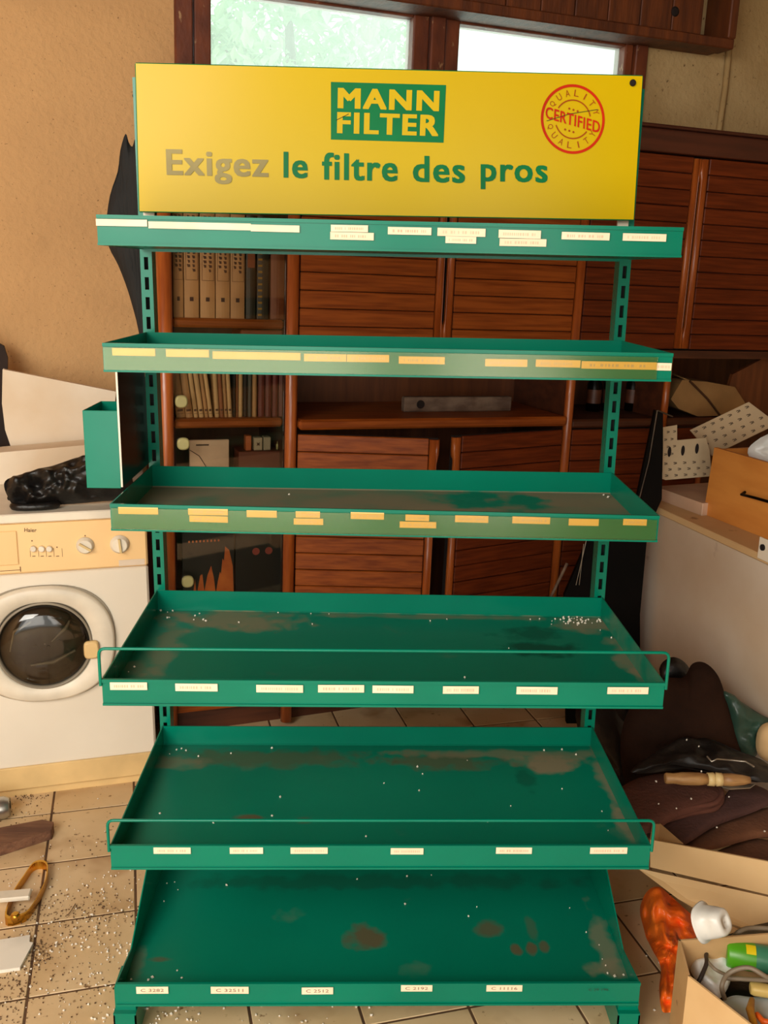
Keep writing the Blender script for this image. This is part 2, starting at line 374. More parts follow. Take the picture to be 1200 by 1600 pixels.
# back wall with window opening (frame WAL: y into the wall)
wx0, wx1 = WAL.py(272, 60).x, WAL.py(1008, 90).x
ztop = WAL.py(712, 43, .05).z; zb = ztop-.33
b = B()
b.box(-3.6, wx0, 0, .16, -.2, 3.2); b.box(wx1, 3.0, 0, .16, -.2, 3.2, 1); b.box(wx0, wx1, 0, .16, -.2, zb-.05); b.box(wx0, wx1, 0, .16, ztop+.10, 3.2)
wall = tag(b.build('wall_back', [m_wall, m_wallr], fr=WAL, at=(0, 0, 0)), kind='structure')
b = B(); p0 = WAL.py(1139, 79, -.012); p1 = WAL.py(1124, 200, -.012)
b.tube([p0+Vector((.02, 0, .6)), p0, (p0+p1)/2+Vector((.004, 0, 0)), p1, p1+Vector((-.04, 0, -1))], .012, 6); tag(b.build('trim_1', m_wallr, fr=WAL), kind='structure')
# window 1: outer frame, two sashes, panes
def X(px, c=.03): return WAL.py(px, 60, c).x
b = B(); yy0, yy1 = -.02, .1
b.box(wx0, X(300, 0), yy0, yy1, zb-.05, ztop+.10); b.box(X(985), wx1, yy0, yy1, zb-.05, ztop+.10)
b.box(X(300), X(985), yy0, yy1, ztop+.055, ztop+.10); b.box(X(300), X(985), yy0, yy1, zb-.05, zb-.02); b.box(X(666), X(688), yy0, yy1, zb-.02, ztop+.055)
win = tag(b.build('window_1', m_winwood, fr=WAL, at=(wx0, 0, zb-.05), bevel=.004), kind='structure')
for (a, c, d, e) in ((300, 327, 640, 665), (689, 712, 971, 984)):
    b = B(); y0, y1 = -.005, .07
    b.box(X(a)+.001, X(c), y0, y1, zb-.018, ztop+.053); b.box(X(d), X(e)-.001, y0, y1, zb-.018, ztop+.053)
    b.box(X(c), X(d), y0, y1, ztop, ztop+.053); b.box(X(c), X(d), y0, y1, zb-.018, zb+.02)
    sash = b.build('sash', m_winwood, root=win, bevel=.005, seg=2)
    b = B(); b.box(X(c)-.002, X(d)+.002, .035, .039, zb+.018, ztop+.002); b.build('pane', m_pane, root=sash)
# fascia of dark planks over the window
fz0 = WAL.py(1141, 79, -.13).z; fx1 = WAL.py(1141, 79, -.13).x; fx0 = X(520)-.1
b = B(); b.box(fx0, fx1, -.15, -.06, fz0, fz0+.035); b.box(fx1-.03, fx1+.005, -.15, 0, fz0+.0355, 2.95); b.box(fx0, fx1, -.06, -.001, fz0+.005, fz0+.03)
fas = tag(b.build('trim_2', m_fascia, fr=WAL, at=(fx0, 0, fz0), bevel=.004), kind='structure')
b = B(); w = .13; b.box(fx0+.001, fx0+w-.002, -.135, -.11, fz0+.036, 2.95)
pl = b.build('plank', m_fascia, root=fas, bevel=.003)
nn = int((fx1-.03-fx0)/w); rep(pl, [((k*w), random.uniform(-.002, .002), 0) for k in range(1, nn)])
b = B(); q = WAL.py(1055, 18, -.137); b.lathe([(0, .017), (.003, .010), (.0035, .004)], q, (0, -1, 0), 14); b.build('knot_hole', m_gap, root=fas)
# other walls and ceiling (outside the frame)
b = B(); b.box(-3.3, 3.3, -4.6, 3.0, 2.98, 3.1); tag(b.build('ceiling', m_ceil, at=(0, 0, 2.98)), kind='structure')
b = B(); b.box(-2.75, -2.6, -4.5, 1.2, FLOOR-.05, 2.98); tag(b.build('wall_left', m_wall, at=(-2.6, 0, FLOOR)), kind='structure')
b = B(); b.box(2.3, 2.45, -4.5, 2.6, FLOOR-.05, 2.98); tag(b.build('wall_right', m_wallr, at=(2.3, 0, FLOOR)), kind='structure')
b = B(); b.box(-2.6, -2.15, -3.7, -3.55, FLOOR-.05, 2.98); b.box(.75, 2.3, -3.7, -3.55, FLOOR-.05, 2.98); b.box(-2.15, .75, -3.7, -3.55, 2.85, 2.98)
tag(b.build('wall_front', m_wallr, at=(0, -3.6, FLOOR)), kind='structure')
# trees outside the window
def tree(cx, cy, cz, R, n, label):
    t = thing('leafy_tree', label, 'tree', WAL, (cx, cy, -.2), 'trees outside the window')
    b = B(); b.tube([(cx, cy, -.2), (cx+.1, cy, cz*.6), (cx, cy, cz+R*.5)], [.12, .09, .03], 8)
    for k in range(6):
        a = k*1.05; b.tube([(cx, cy, cz-R*.4), (cx+math.cos(a)*R*.7, cy+math.sin(a)*R*.6, cz+R*.2)], [.04, .012], 5)
    b.build('trunk', m_trunk, root=t)
    b = B()
    for k in range(n):
        while True:
            p = Vector((random.uniform(-1, 1), random.uniform(-1, 1), random.uniform(-1, 1)))
            if p.length < 1 and noise.noise(p*2.4+Vector((cx, 0, 0))) > -.08: break
        p = Vector((cx, cy, cz))+p*R; s = random.uniform(.05, .09); a = Matrix.Rotation(random.uniform(0, 6.3), 3, 'Z') @ Matrix.Rotation(random.uniform(-1.2, 1.2), 3, 'X')
        b.add([p+a @ Vector(v)*s for v in ((0, -1, 0), (.45, 0, .1), (0, 1, 0), (-.45, 0, .1))], [(0, 1, 2, 3)])
    tag(b.build('foliage', m_leaf, root=t), kind='stuff')
tree(.62, 4.0, 2.85, .72, 2400, 'pale green leafy tree seen through the left window pane')
tree(1.9, 5.4, 3.1, .6, 1200, 'small blurred tree seen through the left edge of the right pane')

# ============================================================ THE DISPLAY RACK
rack = thing('display_rack', 'green metal shop display rack with yellow sign and six tray shelves', 'display rack', W0, (0, 0, FLOOR))
SH = {'A': (1.6859, 1.6837, .3331, -.001, -.001), '2': (1.4722, 1.4707, .3385, -.0033, -.003), '3': (1.1861, 1.1765, .345, -.0007, .0072),
      '4': (.8963, .8983, .4611, .0071, -.0017), '5': (.5708, .5758, .4697, .0019, .0013), '6': (.2866, .2895, .4875, 0, 0)}
def zfun(k):
    zl, zr, d, bl, br = SH[k]
    def g(x, y):
        t = x+.5; q = 1+y/d; return (zl*(1-t)+zr*t)+q*(bl*(1-t)+br*t)
    return g
def uvpx(k, x, y, below=.046):
    zl, zr, d, _, _ = SH[k]; p = W0.pz(x, y, (zl+zr)/2-below); return p.x, p.y
def spot(k, x, y, rx, ry, s, c):
    a = uvpx(k, x, y); a1 = uvpx(k, x+rx, y); a2 = uvpx(k, x, y+ry); return (a[0], a[1], abs(a1[0]-a[0]), abs(a2[1]-a[1]), s, c)
DU = (134, 124, 98); BR = (96, 76, 50); DK = (0, 70, 52)
SP = {'A': [], '2': [],
 '3': [spot('3', 735, 783, 52, 16, 1, None), spot('3', 812, 785, 55, 14, 1, None), spot('3', 950, 785, 30, 8, .8, DU)],
 '4': [spot('4', 370, 972, 110, 16, .75, DU), spot('4', 262, 1010, 22, 45, .5, DU), spot('4', 215, 1045, 25, 12, .4, DU), spot('4', 920, 975, 50, 14, .8, DU), spot('4', 690, 965, 190, 4, .5, DU),
       spot('4', 845, 1015, 62, 12, .9, DK), spot('4', 830, 990, 55, 10, .6, DK), spot('4', 985, 1030, 22, 45, .7, DU), spot('4', 1010, 1050, 26, 12, .8, DU)],
 '5': [spot('5', 420, 1185, 190, 14, .5, BR), spot('5', 690, 1190, 90, 14, .6, BR), spot('5', 855, 1195, 48, 16, .95, DU), spot('5', 800, 1180, 190, 7, .6, DU), spot('5', 952, 1225, 15, 60, .75, DU),
       spot('5', 975, 1290, 16, 28, .85, DU), spot('5', 394, 1277, 26, 6, .8, BR), spot('5', 475, 1282, 14, 5, .4, BR), spot('5', 820, 1215, 16, 22, .5, DK), spot('5', 280, 1190, 40, 12, .5, DU)],
 '6': [spot('6', 572, 1466, 28, 20, .85, BR), spot('6', 765, 1450, 20, 16, .7, BR), spot('6', 830, 1450, 9, 20, .35, BR), spot('6', 806, 1484, 8, 9, .8, BR), spot('6', 830, 1482, 7, 12, .8, BR), spot('6', 851, 1480, 7, 9, .7, BR),
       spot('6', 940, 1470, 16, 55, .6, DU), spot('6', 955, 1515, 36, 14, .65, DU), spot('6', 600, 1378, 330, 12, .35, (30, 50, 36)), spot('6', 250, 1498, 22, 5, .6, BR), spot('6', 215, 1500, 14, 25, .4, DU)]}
AM = {'A': .1, '2': .12, '3': 1.25, '4': .22, '5': .2, '6': .15}
LAB = {
 'A': [(190, 348, 80, 11, 0), (312, 353, 160, 11, 0), (430, 357, 76, 11, 0), (546, 357, 58, 11, 1), (550, 369, 68, 12, 1), (640, 361, 68, 12, 1), (721, 363, 75, 13, 1), (720, 375, 48, 11, 1), (812, 366, 66, 13, 1), (817, 379, 73, 12, 1), (915, 369, 75, 12, 1), (1007, 371, 68, 12, 1)],
 '2': [(209, 550, 67, 12, 0), (293, 552, 67, 12, 0), (401, 556, 137, 12, 0), (508, 559, 66, 12, 1), (575, 560, 66, 12, 1), (659, 563, 72, 12, 1), (791, 567, 66, 12, 1), (872, 568, 70, 12, 1), (967, 571, 117, 12, 1), (1037, 573, 24, 12, 1)],
 '3': [(216, 798, 62, 11, 0), (325, 800, 62, 10, 1), (326, 811, 60, 10, 1), (409, 803, 47, 11, 0), (481, 804, 38, 10, 1), (482, 815, 46, 10, 1), (574, 806, 52, 11, 1), (652, 809, 37, 10, 1), (653, 820, 57, 10, 1), (737, 811, 52, 11, 1), (830, 813, 59, 11, 1), (912, 816, 47, 11, 0), (992, 816, 37, 10, 1)],
 '4': [(201, 1072, 58, 12, 1), (307, 1074, 66, 12, 1), (437, 1076, 73, 12, 1), (533, 1076, 72, 12, 1), (614, 1077, 64, 12, 1), (720, 1078, 56, 12, 1), (839, 1079, 64, 12, 1), (981, 1079, 64, 11, 1)],
 '5': [(269, 1329, 58, 10, 1), (385, 1329, 52, 10, 1), (483, 1329, 58, 10, 1), (636, 1330, 51, 10, 1), (803, 1329, 56, 10, 1), (951, 1329, 58, 10, 1)],
 '6': [(238, 1547, 50, 11, 'C 3282'), (359, 1547, 59, 11, 'C 32511'), (496, 1548, 49, 11, 'C 2512'), (651, 1544, 49, 10, 'C 2192'), (788, 1544, 56, 10, 'C 11116'), (935, 1546, 43, 9, '!C 29 196')]}
LBL = {'A': 'shallow top shelf just below the yellow sign', '2': 'second shelf from the top, behind a clear yellowed label cover', '3': 'third shelf from the top, dusty with clean round marks',
       '4': 'fourth shelf from the top with a wire guard', '5': 'fifth shelf from the top with a wire guard', '6': 'bottom base shelf with curved side cheeks'}
def pathrect(pts, off, n=4):      # rounded polyline
    out = []
    for i, p in enumerate(pts):
        p = Vector(p)
        if i in (0, len(pts)-1): out.append(p); continue
        a = (Vector(pts[i-1])-p).normalized()*off; c = (Vector(pts[i+1])-p).normalized()*off
        for k in range(n+1): t = k/n; out.append((p+a)*(1-t)**2+p*2*t*(1-t)+(p+c)*t*t)
    return out
for k, (zl, zr, d, bl, br) in SH.items():
    g = zfun(k); fn = lambda v: Vector((v.x, v.y, v.z+g(v.x, v.y)))
    b = B(); t = .0025; h = .05; yb = 0
    if k == '6': yb = -.05
    pan = -.046
    b.box(-.5+t, .5-t, -d+t, yb-t, pan-t, pan, 1, fn)                 # pan
    b.box(-.5, .5, -d, -d+t, -h, 0, 0, fn)                            # front lip
    b.box(-.5, .5, -d-.003, -d, -.006, 0, 0, fn); b.box(-.5, .5, -d-.003, -d, -h, -h+.004, 0, fn)   # folded hems
    b.box(-.5, .5, -d+t, -d+.014, -h, -h+t, 0, fn)
    if k != '6':
        b.box(-.5, .5, yb-t, yb, -h-.004, 0, 0, fn)
        b.box(-.5, -.5+t, -d+t, yb-t, -h, 0, 0, fn); b.box(.5-t, .5, -d+t, yb-t, -h, 0, 2, fn)
        b.box(-.5, .5, yb-t-.0015, yb-t, pan, pan+.002, 1, fn)
    else:
        for sx in (-.5, .5-t):
            pts = [(-d+t, -h), (-d+t, 0), (-.37, -.018), (-.214, .056), (yb, .138), (yb, -h)]
            b.prism([(sx, y, zl+z) for y, z in pts], (t, 0, 0), 0)
        b.box(-.5+t, .5-t, yb-t, yb, -h, .12, 0, fn)
    md = dusty('dusty_enamel_'+k, GREEN, AM[k], SP[k])
    mside = dusty('dusty_side_'+k, GREEN, .45 if k == '4' else .15, [])
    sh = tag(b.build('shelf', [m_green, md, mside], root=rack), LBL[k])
    # paper price labels on the lip
    for (cx, cy, w, hh, tx) in LAB[k]:
        p = W0.py(cx, cy, -d-.0032); s = (W0.py(cx+w/2, cy, -d-.0032)-W0.py(cx-w/2, cy, -d-.0032)).length/2; hz = (W0.py(cx, cy-hh/2, -d)-W0.py(cx, cy+hh/2, -d)).length/2*.97
        sl = (zr-zl)+random.uniform(-.006, .006) if w < 100 else (zr-zl); yf = -d-.0034
        L = lambda u, v, e=0: Vector((p.x+u*s, yf-e, p.z+v*hz+u*s*sl))
        b = B()
        if not (isinstance(tx, str) and tx[0] == '!'):
            pol = [L(-1, -1), L(1, -1), L(1, 1), L(-1, 1)]
            b.prism(pol, (0, -.0004, 0), 0)
        if isinstance(tx, str):
            text_to(b, tx.strip('!'), L(-.72, .42, .0006), L(.72, .42, .0006), L(-.72, -.45, .0006), 1, .012)
        elif tx:
            u = -.78
            while u < .75:
                uw = random.choice((.05, .07, .1)); b.add([L(u, -.38, .0006), L(u+uw*.8, -.38, .0006), L(u+uw*.8, .32, .0006), L(u, .32, .0006)], [(0, 1, 2, 3)], 1); u += uw+(.13 if random.random() < .2 else .03)
        strb = isinstance(tx, str)
        b.build('price_label', [m_label if k in 'A456' or cx == 1037 else m_labelo, (m_inkd if strb and tx[0] == '!' else m_ink2 if strb else m_ink)], root=sh)
    if k in '23':
        x0, x1 = (-.498, .472) if k == '2' else (-.497, .495)
        b = B(); b.box(x0, x1, -d-.0062, -d-.0052, -h+.004, -.007, 0, fn); tag(b.build('label_cover', m_cover, root=sh), 'clear yellowed plastic label cover')
    if k in '45':
        hh = .058 if k == '4' else .052
        pts = [fn(Vector((-.502, -d-.002, -.012))), fn(Vector((-.502, -d-.002, hh))), fn(Vector((.502, -d-.002, hh))), fn(Vector((.502, -d-.002, -.012)))]
        b = B(); b.tube(pathrect(pts, .012), .0029, 8); tag(b.build('guard_rail', m_green, root=sh), 'green bent wire guard rail')
# uprights with real slots
for sx in (-1, 1):
    x0, x1 = sorted((sx*.505, sx*.481)); z0, z1 = FLOOR+.06, 1.96; b = B()
    sw = .0085; xm = (x0+x1)/2
    b.box(x0, xm-sw/2, 0.002, .0045, z0, z1); b.box(xm+sw/2, x1, .002, .0045, z0, z1)
    z = z0
    while z < z1-.04:
        b.box(xm-sw/2, xm+sw/2, .002, .0045, z, z+.015); z += .04
    b.box(xm-sw/2, xm+sw/2, .002, .0045, z, z1)
    b.box(x0, x0+.0025, .0045, .04, z0, z1); b.box(x1-.0025, x1, .0045, .04, z0, z1)
    b.box(x0+.003, x1-.003, .03, .032, z0, z1, 1)
    tag(b.build('upright', [m_green, m_slot], root=rack), None)
# base feet
for sx in (-1, 1):
    b = B(); xa = sx*.497; b.box(xa-.022, xa+.022, -.45, .03, FLOOR+.06, FLOOR+.064); b.box(xa-.022, xa-.019, -.45, .03, FLOOR+.0, FLOOR+.06); b.box(xa+.019, xa+.022, -.45, .03, FLOOR+0, FLOOR+.06)
    b.box(xa-.022, xa+.022, -.45, -.447, FLOOR, FLOOR+.06); b.box(xa-.02, xa+.02, -.44, -.38, FLOOR+.064, .2866-.05)
    tag(b.build('foot', [m_green], root=rack), None)
# side divider panel and the box hung on its outer face
yfr = W0.pxx(189, 700, -.505).y
b = B(); x0, x1, z0, z1, ya, yb = W0.py(129, 650, yfr).x, -.5085, 1.187, 1.337, yfr, yfr+.13; t = .0025
b.box(x0, x1, ya, ya+t, z0, z1); b.box(x0, x1, yb-t, yb, z0, z1); b.box(x0, x0+t, ya+t, yb-t, z0, z1); b.box(x1-t, x1, ya+t, yb-t, z0, z1); b.box(x0+t, x1-t, ya+t, yb-t, z0, z0+t)
tag(b.build('side_box', m_green, root=rack, bevel=.0008), 'green open metal box hung on the left side')
b = B(); b.box(-.508, -.505, yfr+.001, 0, 1.19, 1.42); b.box(-.5083, -.5047, yfr-.001, yfr+.0009, 1.19, 1.42, 1)
tag(b.build('side_panel', [m_black, m_offw], root=rack), 'glossy black divider panel with a pale front edge')

# sign
YS = -.034
def S(x, y, e=.0): return W0.py(x, y, YS-e)
TL, TR, BR_, BL_ = S(212, 99), S(1004, 119), S(990, 343), S(218, 330)
b = B(); b.prism([TL, BL_, BR_, TR], (0, .026, 0), 0, 1)
for P, Q in ((TL, TR), (TR, BR_), (BR_, BL_), (BL_, TL)): b.tube([P+Vector((0, .003, 0)), Q+Vector((0, .003, 0))], .0022, 6, 1)
for sx in (-.493, .469):
    b.box(sx, sx+.022, -.006, .001, 1.68, 1.93, 2)
sign = tag(b.build('sign_board', [m_yel, m_signgreen, m_offw], root=rack), 'yellow sign board with green and red lettering')
b = B(); q = [S(517, 128, .0006), S(517, 218, .0006), S(693, 223, .0006), S(697, 133, .0006)]; b.prism(q, (0, -.0005, 0), 0)
e = .0014
text_to(b, 'MANN', S(528, 137, e), S(687, 142, e), S(527.5, 169, e), 1, .055)
text_to(b, 'FILTER', S(527, 175, e), S(686, 180, e), S(526.5, 208, e), 1, .055)
tag(b.build('sign_logo', [m_signgreen, m_yel], root=sign), 'green rectangle with yellow block capitals')
b = B(); text_to(b, 'Exigez', S(259, 233, e), S(419, 236.5, e), S(261, 286, e), 0, .034); tag(b.build('lettering', m_glare, root=sign), 'grey word with glare put into its colour')
for wd_, tl_, tr_, bl_ in (('le', (443, 237), (481, 238), (443, 278)), ('filtre', (503, 238), (622, 241), (503, 281)), ('des', (645, 243), (727, 245), (645, 284.5)), ('pros', (751, 256), (856, 258.5), (751, 295.5))):
    b = B(); text_to(b, wd_, S(*tl_, e), S(*tr_, e), S(*bl_, e), 0, .034); tag(b.build('lettering', m_lgreen, root=sign), 'green word')
# round stamp
C0 = S(895, 186.5, e); ex = (S(945, 187.5, e)-S(845, 185.5, e))/2; ey = (S(893, 132, e)-S(893, 241, e))/2
def D(u, v): return C0+ex*u+ey*v
def ringpart(b, r0, r1, a0, a1, mi, n=48):
    vs = []; 
    for i in range(n+1):
        a = a0+(a1-a0)*i/n; vs += [D(r0*math.cos(a), r0*math.sin(a)), D(r1*math.cos(a), r1*math.sin(a))]
    b.add(vs, [(2*i, 2*i+1, 2*i+3, 2*i+2) for i in range(n)], mi)
R_ = math.radians; tl = R_(-13)
b = B(); ringpart(b, .92, 1, 0, 2*PI, 0, 72); ringpart(b, .53, .57, R_(10), R_(145), 1); ringpart(b, .53, .57, R_(198), R_(322), 1)
text_to(b, 'CERTIFIED', D(-.84, .36), D(.86, -.05), D(-.86, .02), 0, .03)
for word, rr, mid, step, flip in (('QUALITY', .66, 81, -21.5, 1), ('QUALITY', .84, 262, 21.5, -1)):
    for i, ch in enumerate(word):
        a = R_(mid+step*(i-3)); rad = Vector((math.cos(a), math.sin(a))); tan = Vector((math.sin(a), -math.cos(a)))*flip; w = .07 if ch != 'I' else .02
        up = rad*flip*.19; c = rad*rr
        tlq = c+up-tan*w; trq = c+up+tan*w; blq = c-tan*w
        text_to(b, ch, D(*tlq), D(*trq), D(*blq), 1, .005)
for yy, o in ((.27, .02), (-.33, -.11)):
    for i in (-1, 0, 1): p = Vector((i*.13+o, yy-i*.035)); b.add([D(p.x+.035*math.cos(q*PI/3), p.y+.035*math.sin(q*PI/3)) for q in range(6)], [tuple(range(6))], 1)
tag(b.build('sign_stamp', [m_red, m_redbr], root=sign), 'round red quality stamp')
b = B(); b.lathe([(0, .0055), (.004, .0065), (.007, .004)], S(988, 130), (0, -1, 0), 12); tag(b.build('bolt', m_gap, root=sign), 'dark bolt in the corner')
b = B(); b.tube([S(854, 189, .002), S(890, 178, .002), S(934, 171, .002)], .0005, 4); b.build('scratch', m_inkd, root=sign); b = B(); b.tube([S(525, 188, .002), S(545, 178, .002)], .0006, 4); b.build('scratch', m_inkd, root=sign)

# crumbs on the trays
def crumbs(b, p, s, mi=0):
    a = Matrix.Rotation(random.uniform(0, 6), 3, 'Z') @ Matrix.Rotation(random.uniform(0, 6), 3, 'X')
    vs = [Vector(p)+a @ Vector(v)*s*random.uniform(.7, 1.2) for v in ((1, 0, 0), (-1, 0, 0), (0, 1, 0), (0, -1, 0), (0, 0, 1), (0, 0, -1))]
    b.add(vs, [(0, 2, 4), (2, 1, 4), (1, 3, 4), (3, 0, 4), (2, 0, 5), (1, 2, 5), (3, 1, 5), (0, 3, 5)], mi)
CR = {'4': [(249, 957), (262, 961), (270, 959), (265, 969), (262, 970), (305, 966), (312, 963), (303, 972), (318, 972), (322, 974), (373, 976), (435, 959), (486, 962), (488, 978), (514, 962), (210, 1044), (201, 1051), (795, 1014), (672, 972), (698, 969), (843, 968), (726, 1060)]+[(random.gauss(905, 28), random.gauss(971, 3.5)) for _ in range(42)]+[(938, 985), (957, 997)],
      '5': [(276, 1172), (284, 1170), (291, 1173), (265, 1178), (425, 1170), (361, 1178), (438, 1246), (250, 1271), (333, 1286), (425, 1275), (572, 1308), (600, 1225), (655, 1237), (762, 1286), (798, 1261), (850, 1175), (878, 1174), (878, 1235), (940, 1270), (950, 1300), (652, 1200), (660, 1211), (730, 1190), (310, 1182), (900, 1182)],
      '6': [(261, 1380), (273, 1378), (278, 1390), (354, 1383), (256, 1408), (277, 1516), (284, 1528), (232, 1531), (238, 1527), (558, 1374), (636, 1370), (674, 1368), (732, 1433), (633, 1413), (936, 1478), (941, 1500), (946, 1510), (949, 1522), (890, 1420), (960, 1527), (975, 1525), (205, 1530), (745, 1418), (916, 1458)],
      '3': [(943, 776), (950, 779), (452, 776)]}
for k, lst in CR.items():
    b = B(); g = zfun(k)
    for (x, y) in lst:
        u, v = uvpx(k, x, y); s = random.uniform(.0016, .0034); v = max(-SH[k][2]+.008, min(v, -.01 if k != '6' else -.06)); u = max(-.49, min(.49, u))
        crumbs(b, (u, v, g(u, v)-.046+s*.6), s)
    nm = {'3': 'third', '4': 'fourth', '5': 'fifth', '6': 'bottom'}[k]
    tag(b.build('polystyrene_crumbs', m_crumb), 'white polystyrene crumbs scattered on the %s green shelf' % nm, 'crumbs', None, 'stuff')

# ============================================================ THE WOODEN WALL CABINET
cab = thing('wall_cabinet', 'large brown varnished wooden wall cabinet with slatted doors behind the rack', 'cabinet', CAB, (0, 0, 0))
def cx(px, py=500, c=0): return CAB.py(px, py, c).x
def cz(px, py, c=0): return CAB.py(px, py, c).z
xL, xP2, xP3, xE = cx(250, 390), cx(455), cx(905), cx(1200, 300)+.5
zc0 = cz(1001, 236); zc1 = cz(1003, 193, 0); zdoor0 = cz(1130, 548)+.002
DEP = .4
b = B(); b.box(xL-.02, xE, -.025, DEP, zc0, zc1-.012); b.box(xL-.03, xE+.01, -.035, DEP, zc1-.0115, zc1)
b.build('cornice', m_corn, root=cab, bevel=.006, seg=2)
b = B(); b.box(xL, xE, DEP-.012, DEP, .02, zc0-.001); b.build('back_panel', m_woodv, root=cab)
def post(x, z0, z1, r=.019, m=m_post):
    b = B(); b.lathe([(z0, (r, r)), (z1, (r, r))], (x, 0, 0), (0, 0, 1), 16); b.box(x-r*.8, x+r*.8, .003, DEP-.015, z0, z1, 1); return b.build('post', [m, m_wood_d], root=cab)
x1p = cx(257, 500); post(x1p, .0, zc0-.002, .0225); post(cx(457, 500), 0, zc0-.002, .0185); post(cx(903, 470), 0, zc0-.002, .016)
xr = cx(1040, 620, 0); post(xr, cz(1040, 690), zdoor0-.03, .013)
xP1, xP2, xP3 = x1p+.0225, cx(457, 500), cx(903, 470)
def shelfb(x0, x1, z, t=.03, y0=-.012, y1=DEP-.015, m=None, lab=None):
    b = B(); b.cbox(x0, x1, y0, y1, z-t, z, .007); return b.build('shelf_board', m or m_wood, root=cab)
zs1 = cz(360, 499); zs2 = cz(360, 657, -.01); zs3 = .74
for z in (zs1, zs2): shelfb(xP1+.002, xP2-.02, z, .027, .02)
shelfb(xP1+.002, xP2-.02, .36, .027, .02); shelfb(xP1+.002, xP2-.02, zs3, .02, .05)
zn = cz(600, 668, -.012); shelfb(xP2+.02, xP3-.018, zn+.03, .032, -.03)
zn2 = cz(960, 655, 0); shelfb(xP3+.018, xE-.02, zn2, .03, .0, m=m_wood_d)
b = B(); b.box(xP2+.02, xE, -.01, DEP-.015, zdoor0-.03, zdoor0-.003); b.build('rail', m_wood_d, root=cab)
# slatted doors
PIT = .0535
def door(x0, x1, z0, z1, hinge=None, ang=0, hs='R', n=None, name='door', mt=m_wood, lab=None):
    """hs: side of the handle strip"""
    xf = None
    if hinge is not None: xf = Matrix.Translation((hinge, 0, 0)) @ Matrix.Rotation(math.radians(ang), 4, 'Z') @ Matrix.Translation((-hinge, 0, 0))
    b = B(xf); b.box(x0, x1, .003, .018, z0, z1, 1)
    hw = .03; a0, a1 = (x0+.001, x1-hw) if hs == 'R' else (x0+hw, x1-.001)
    ed = .006
    d = tag(b.build(name, [m_wood_d, m_gap], root=cab), lab)
    b = B(xf)
    xa = x1-hw/2 if hs == 'R' else x0+hw/2
    b.lathe([(z0+.004, (.013, .011)), (z1-.004, (.013, .011))], (xa, .0, 0), (0, 0, 1), 12)
    xb = xa+(.011 if hs == 'R' else -.011); zz0, zz1 = z0+.05, z1-.05
    b.lathe([(z0+.004, (.009, .012)), (zz0, (.009, .012)), (zz0+.03, (.002, .012)), (zz1-.03, (.002, .012)), (zz1, (.009, .012)), (z1-.004, (.009, .012))], (xb, .003, 0), (0, 0, 1), 8)
    b.build('handle_strip', m_post, root=d)
    n = n or int(round((z1-z0)/PIT)); pit = (z1-z0)/n
    b = B(xf); b.cbox(a0, a1, -.007, .0025, z1-pit+.0018, z1-.0005, .0022)
    s0 = b.build('slat', mt, root=d); rep(s0, [(0, random.uniform(-.0008, .0008), -pit*k) for k in range(1, n)])
    return d
m_wood_r = mat('red_varnished_slat', (112, 48, 18), .45, c2=(86, 34, 12), scale=8, stretch=(.7, 4, 12), bump=.05, spec=.2)
zt, zb_ = zc0-.004, zdoor0
xm = cx(694, 460)
door(xP2+.02, xm-.003, zb_, zt, hs='R'); door(xm+.003, xP3-.018, zb_, zt, hs='L')
xm2 = cx(1079, 400)
door(xP3+.018, xm2-.003, zb_, zt, hs='R', mt=m_wood_r); door(xm2+.003, xm2+.5, zb_, zt, hs='L', mt=m_wood_r); door(xm2+.503, xE-.005, zb_, zt, hs='R', mt=m_wood_r)
zl1 = zn-.006; zl0 = .09
door(xP2+.022, xP2+.022+.44, zl0, zl1-.012, hinge=xP2+.02, ang=-17, hs='R', lab='lower left slatted door standing slightly ajar', mt=m_wood)
door(xP3-.02-.455, xP3-.02, zl0, zl1-.012, hinge=xP3-.02, ang=12, hs='L', lab='lower right slatted door standing slightly ajar', mt=m_wood_r)
door(xP3+.018, cx(1100, 700), zl0, zn2-.034, hs='R', mt=m_wood_r)
b = B(); b.box(xP1, xP2-.02, .02, .035, .06, .31, 0); b.build('plinth_panel', m_wood, root=cab); 
b = B(); b.box(xL, xE, .05, .07, -.02, .055); b.build('plinth', m_wood_d, root=cab)
b = B(); b.box(xL, xL+.02, .01, DEP-.013, .02, zc0-.002); b.build('side_panel', m_wood_d, root=cab)
# slanted wood panel in the open right niche
b = B(); q = [CAB.py(1128, 640, .05), CAB.py(1145, 585, .05), CAB.py(1200, 556, .05), CAB.py(1290, 556, .05), CAB.py(1290, 680, .05), CAB.py(1200, 660, .05)]
b.prism(q, (0, .016, 0)); b.build('flap_panel', m_woodv, root=cab)
# glass door of the left bay with three round hinge caps
b = B(); b.box(xP1+.006, xP2-.022, .002, .007, .37, zc0-.03); gd = b.build('glass_door', m_glass, root=cab)
for (px, py) in ((283, 627), (286, 693), (293, 908)):
    b = B(); b.lathe([(0, .0185), (.008, .0185), (.012, .014)], CAB.py(px, py, .002), (0, -1, 0), 20, sq=2.6); b.build('hinge_cap', m_knob, root=gd)

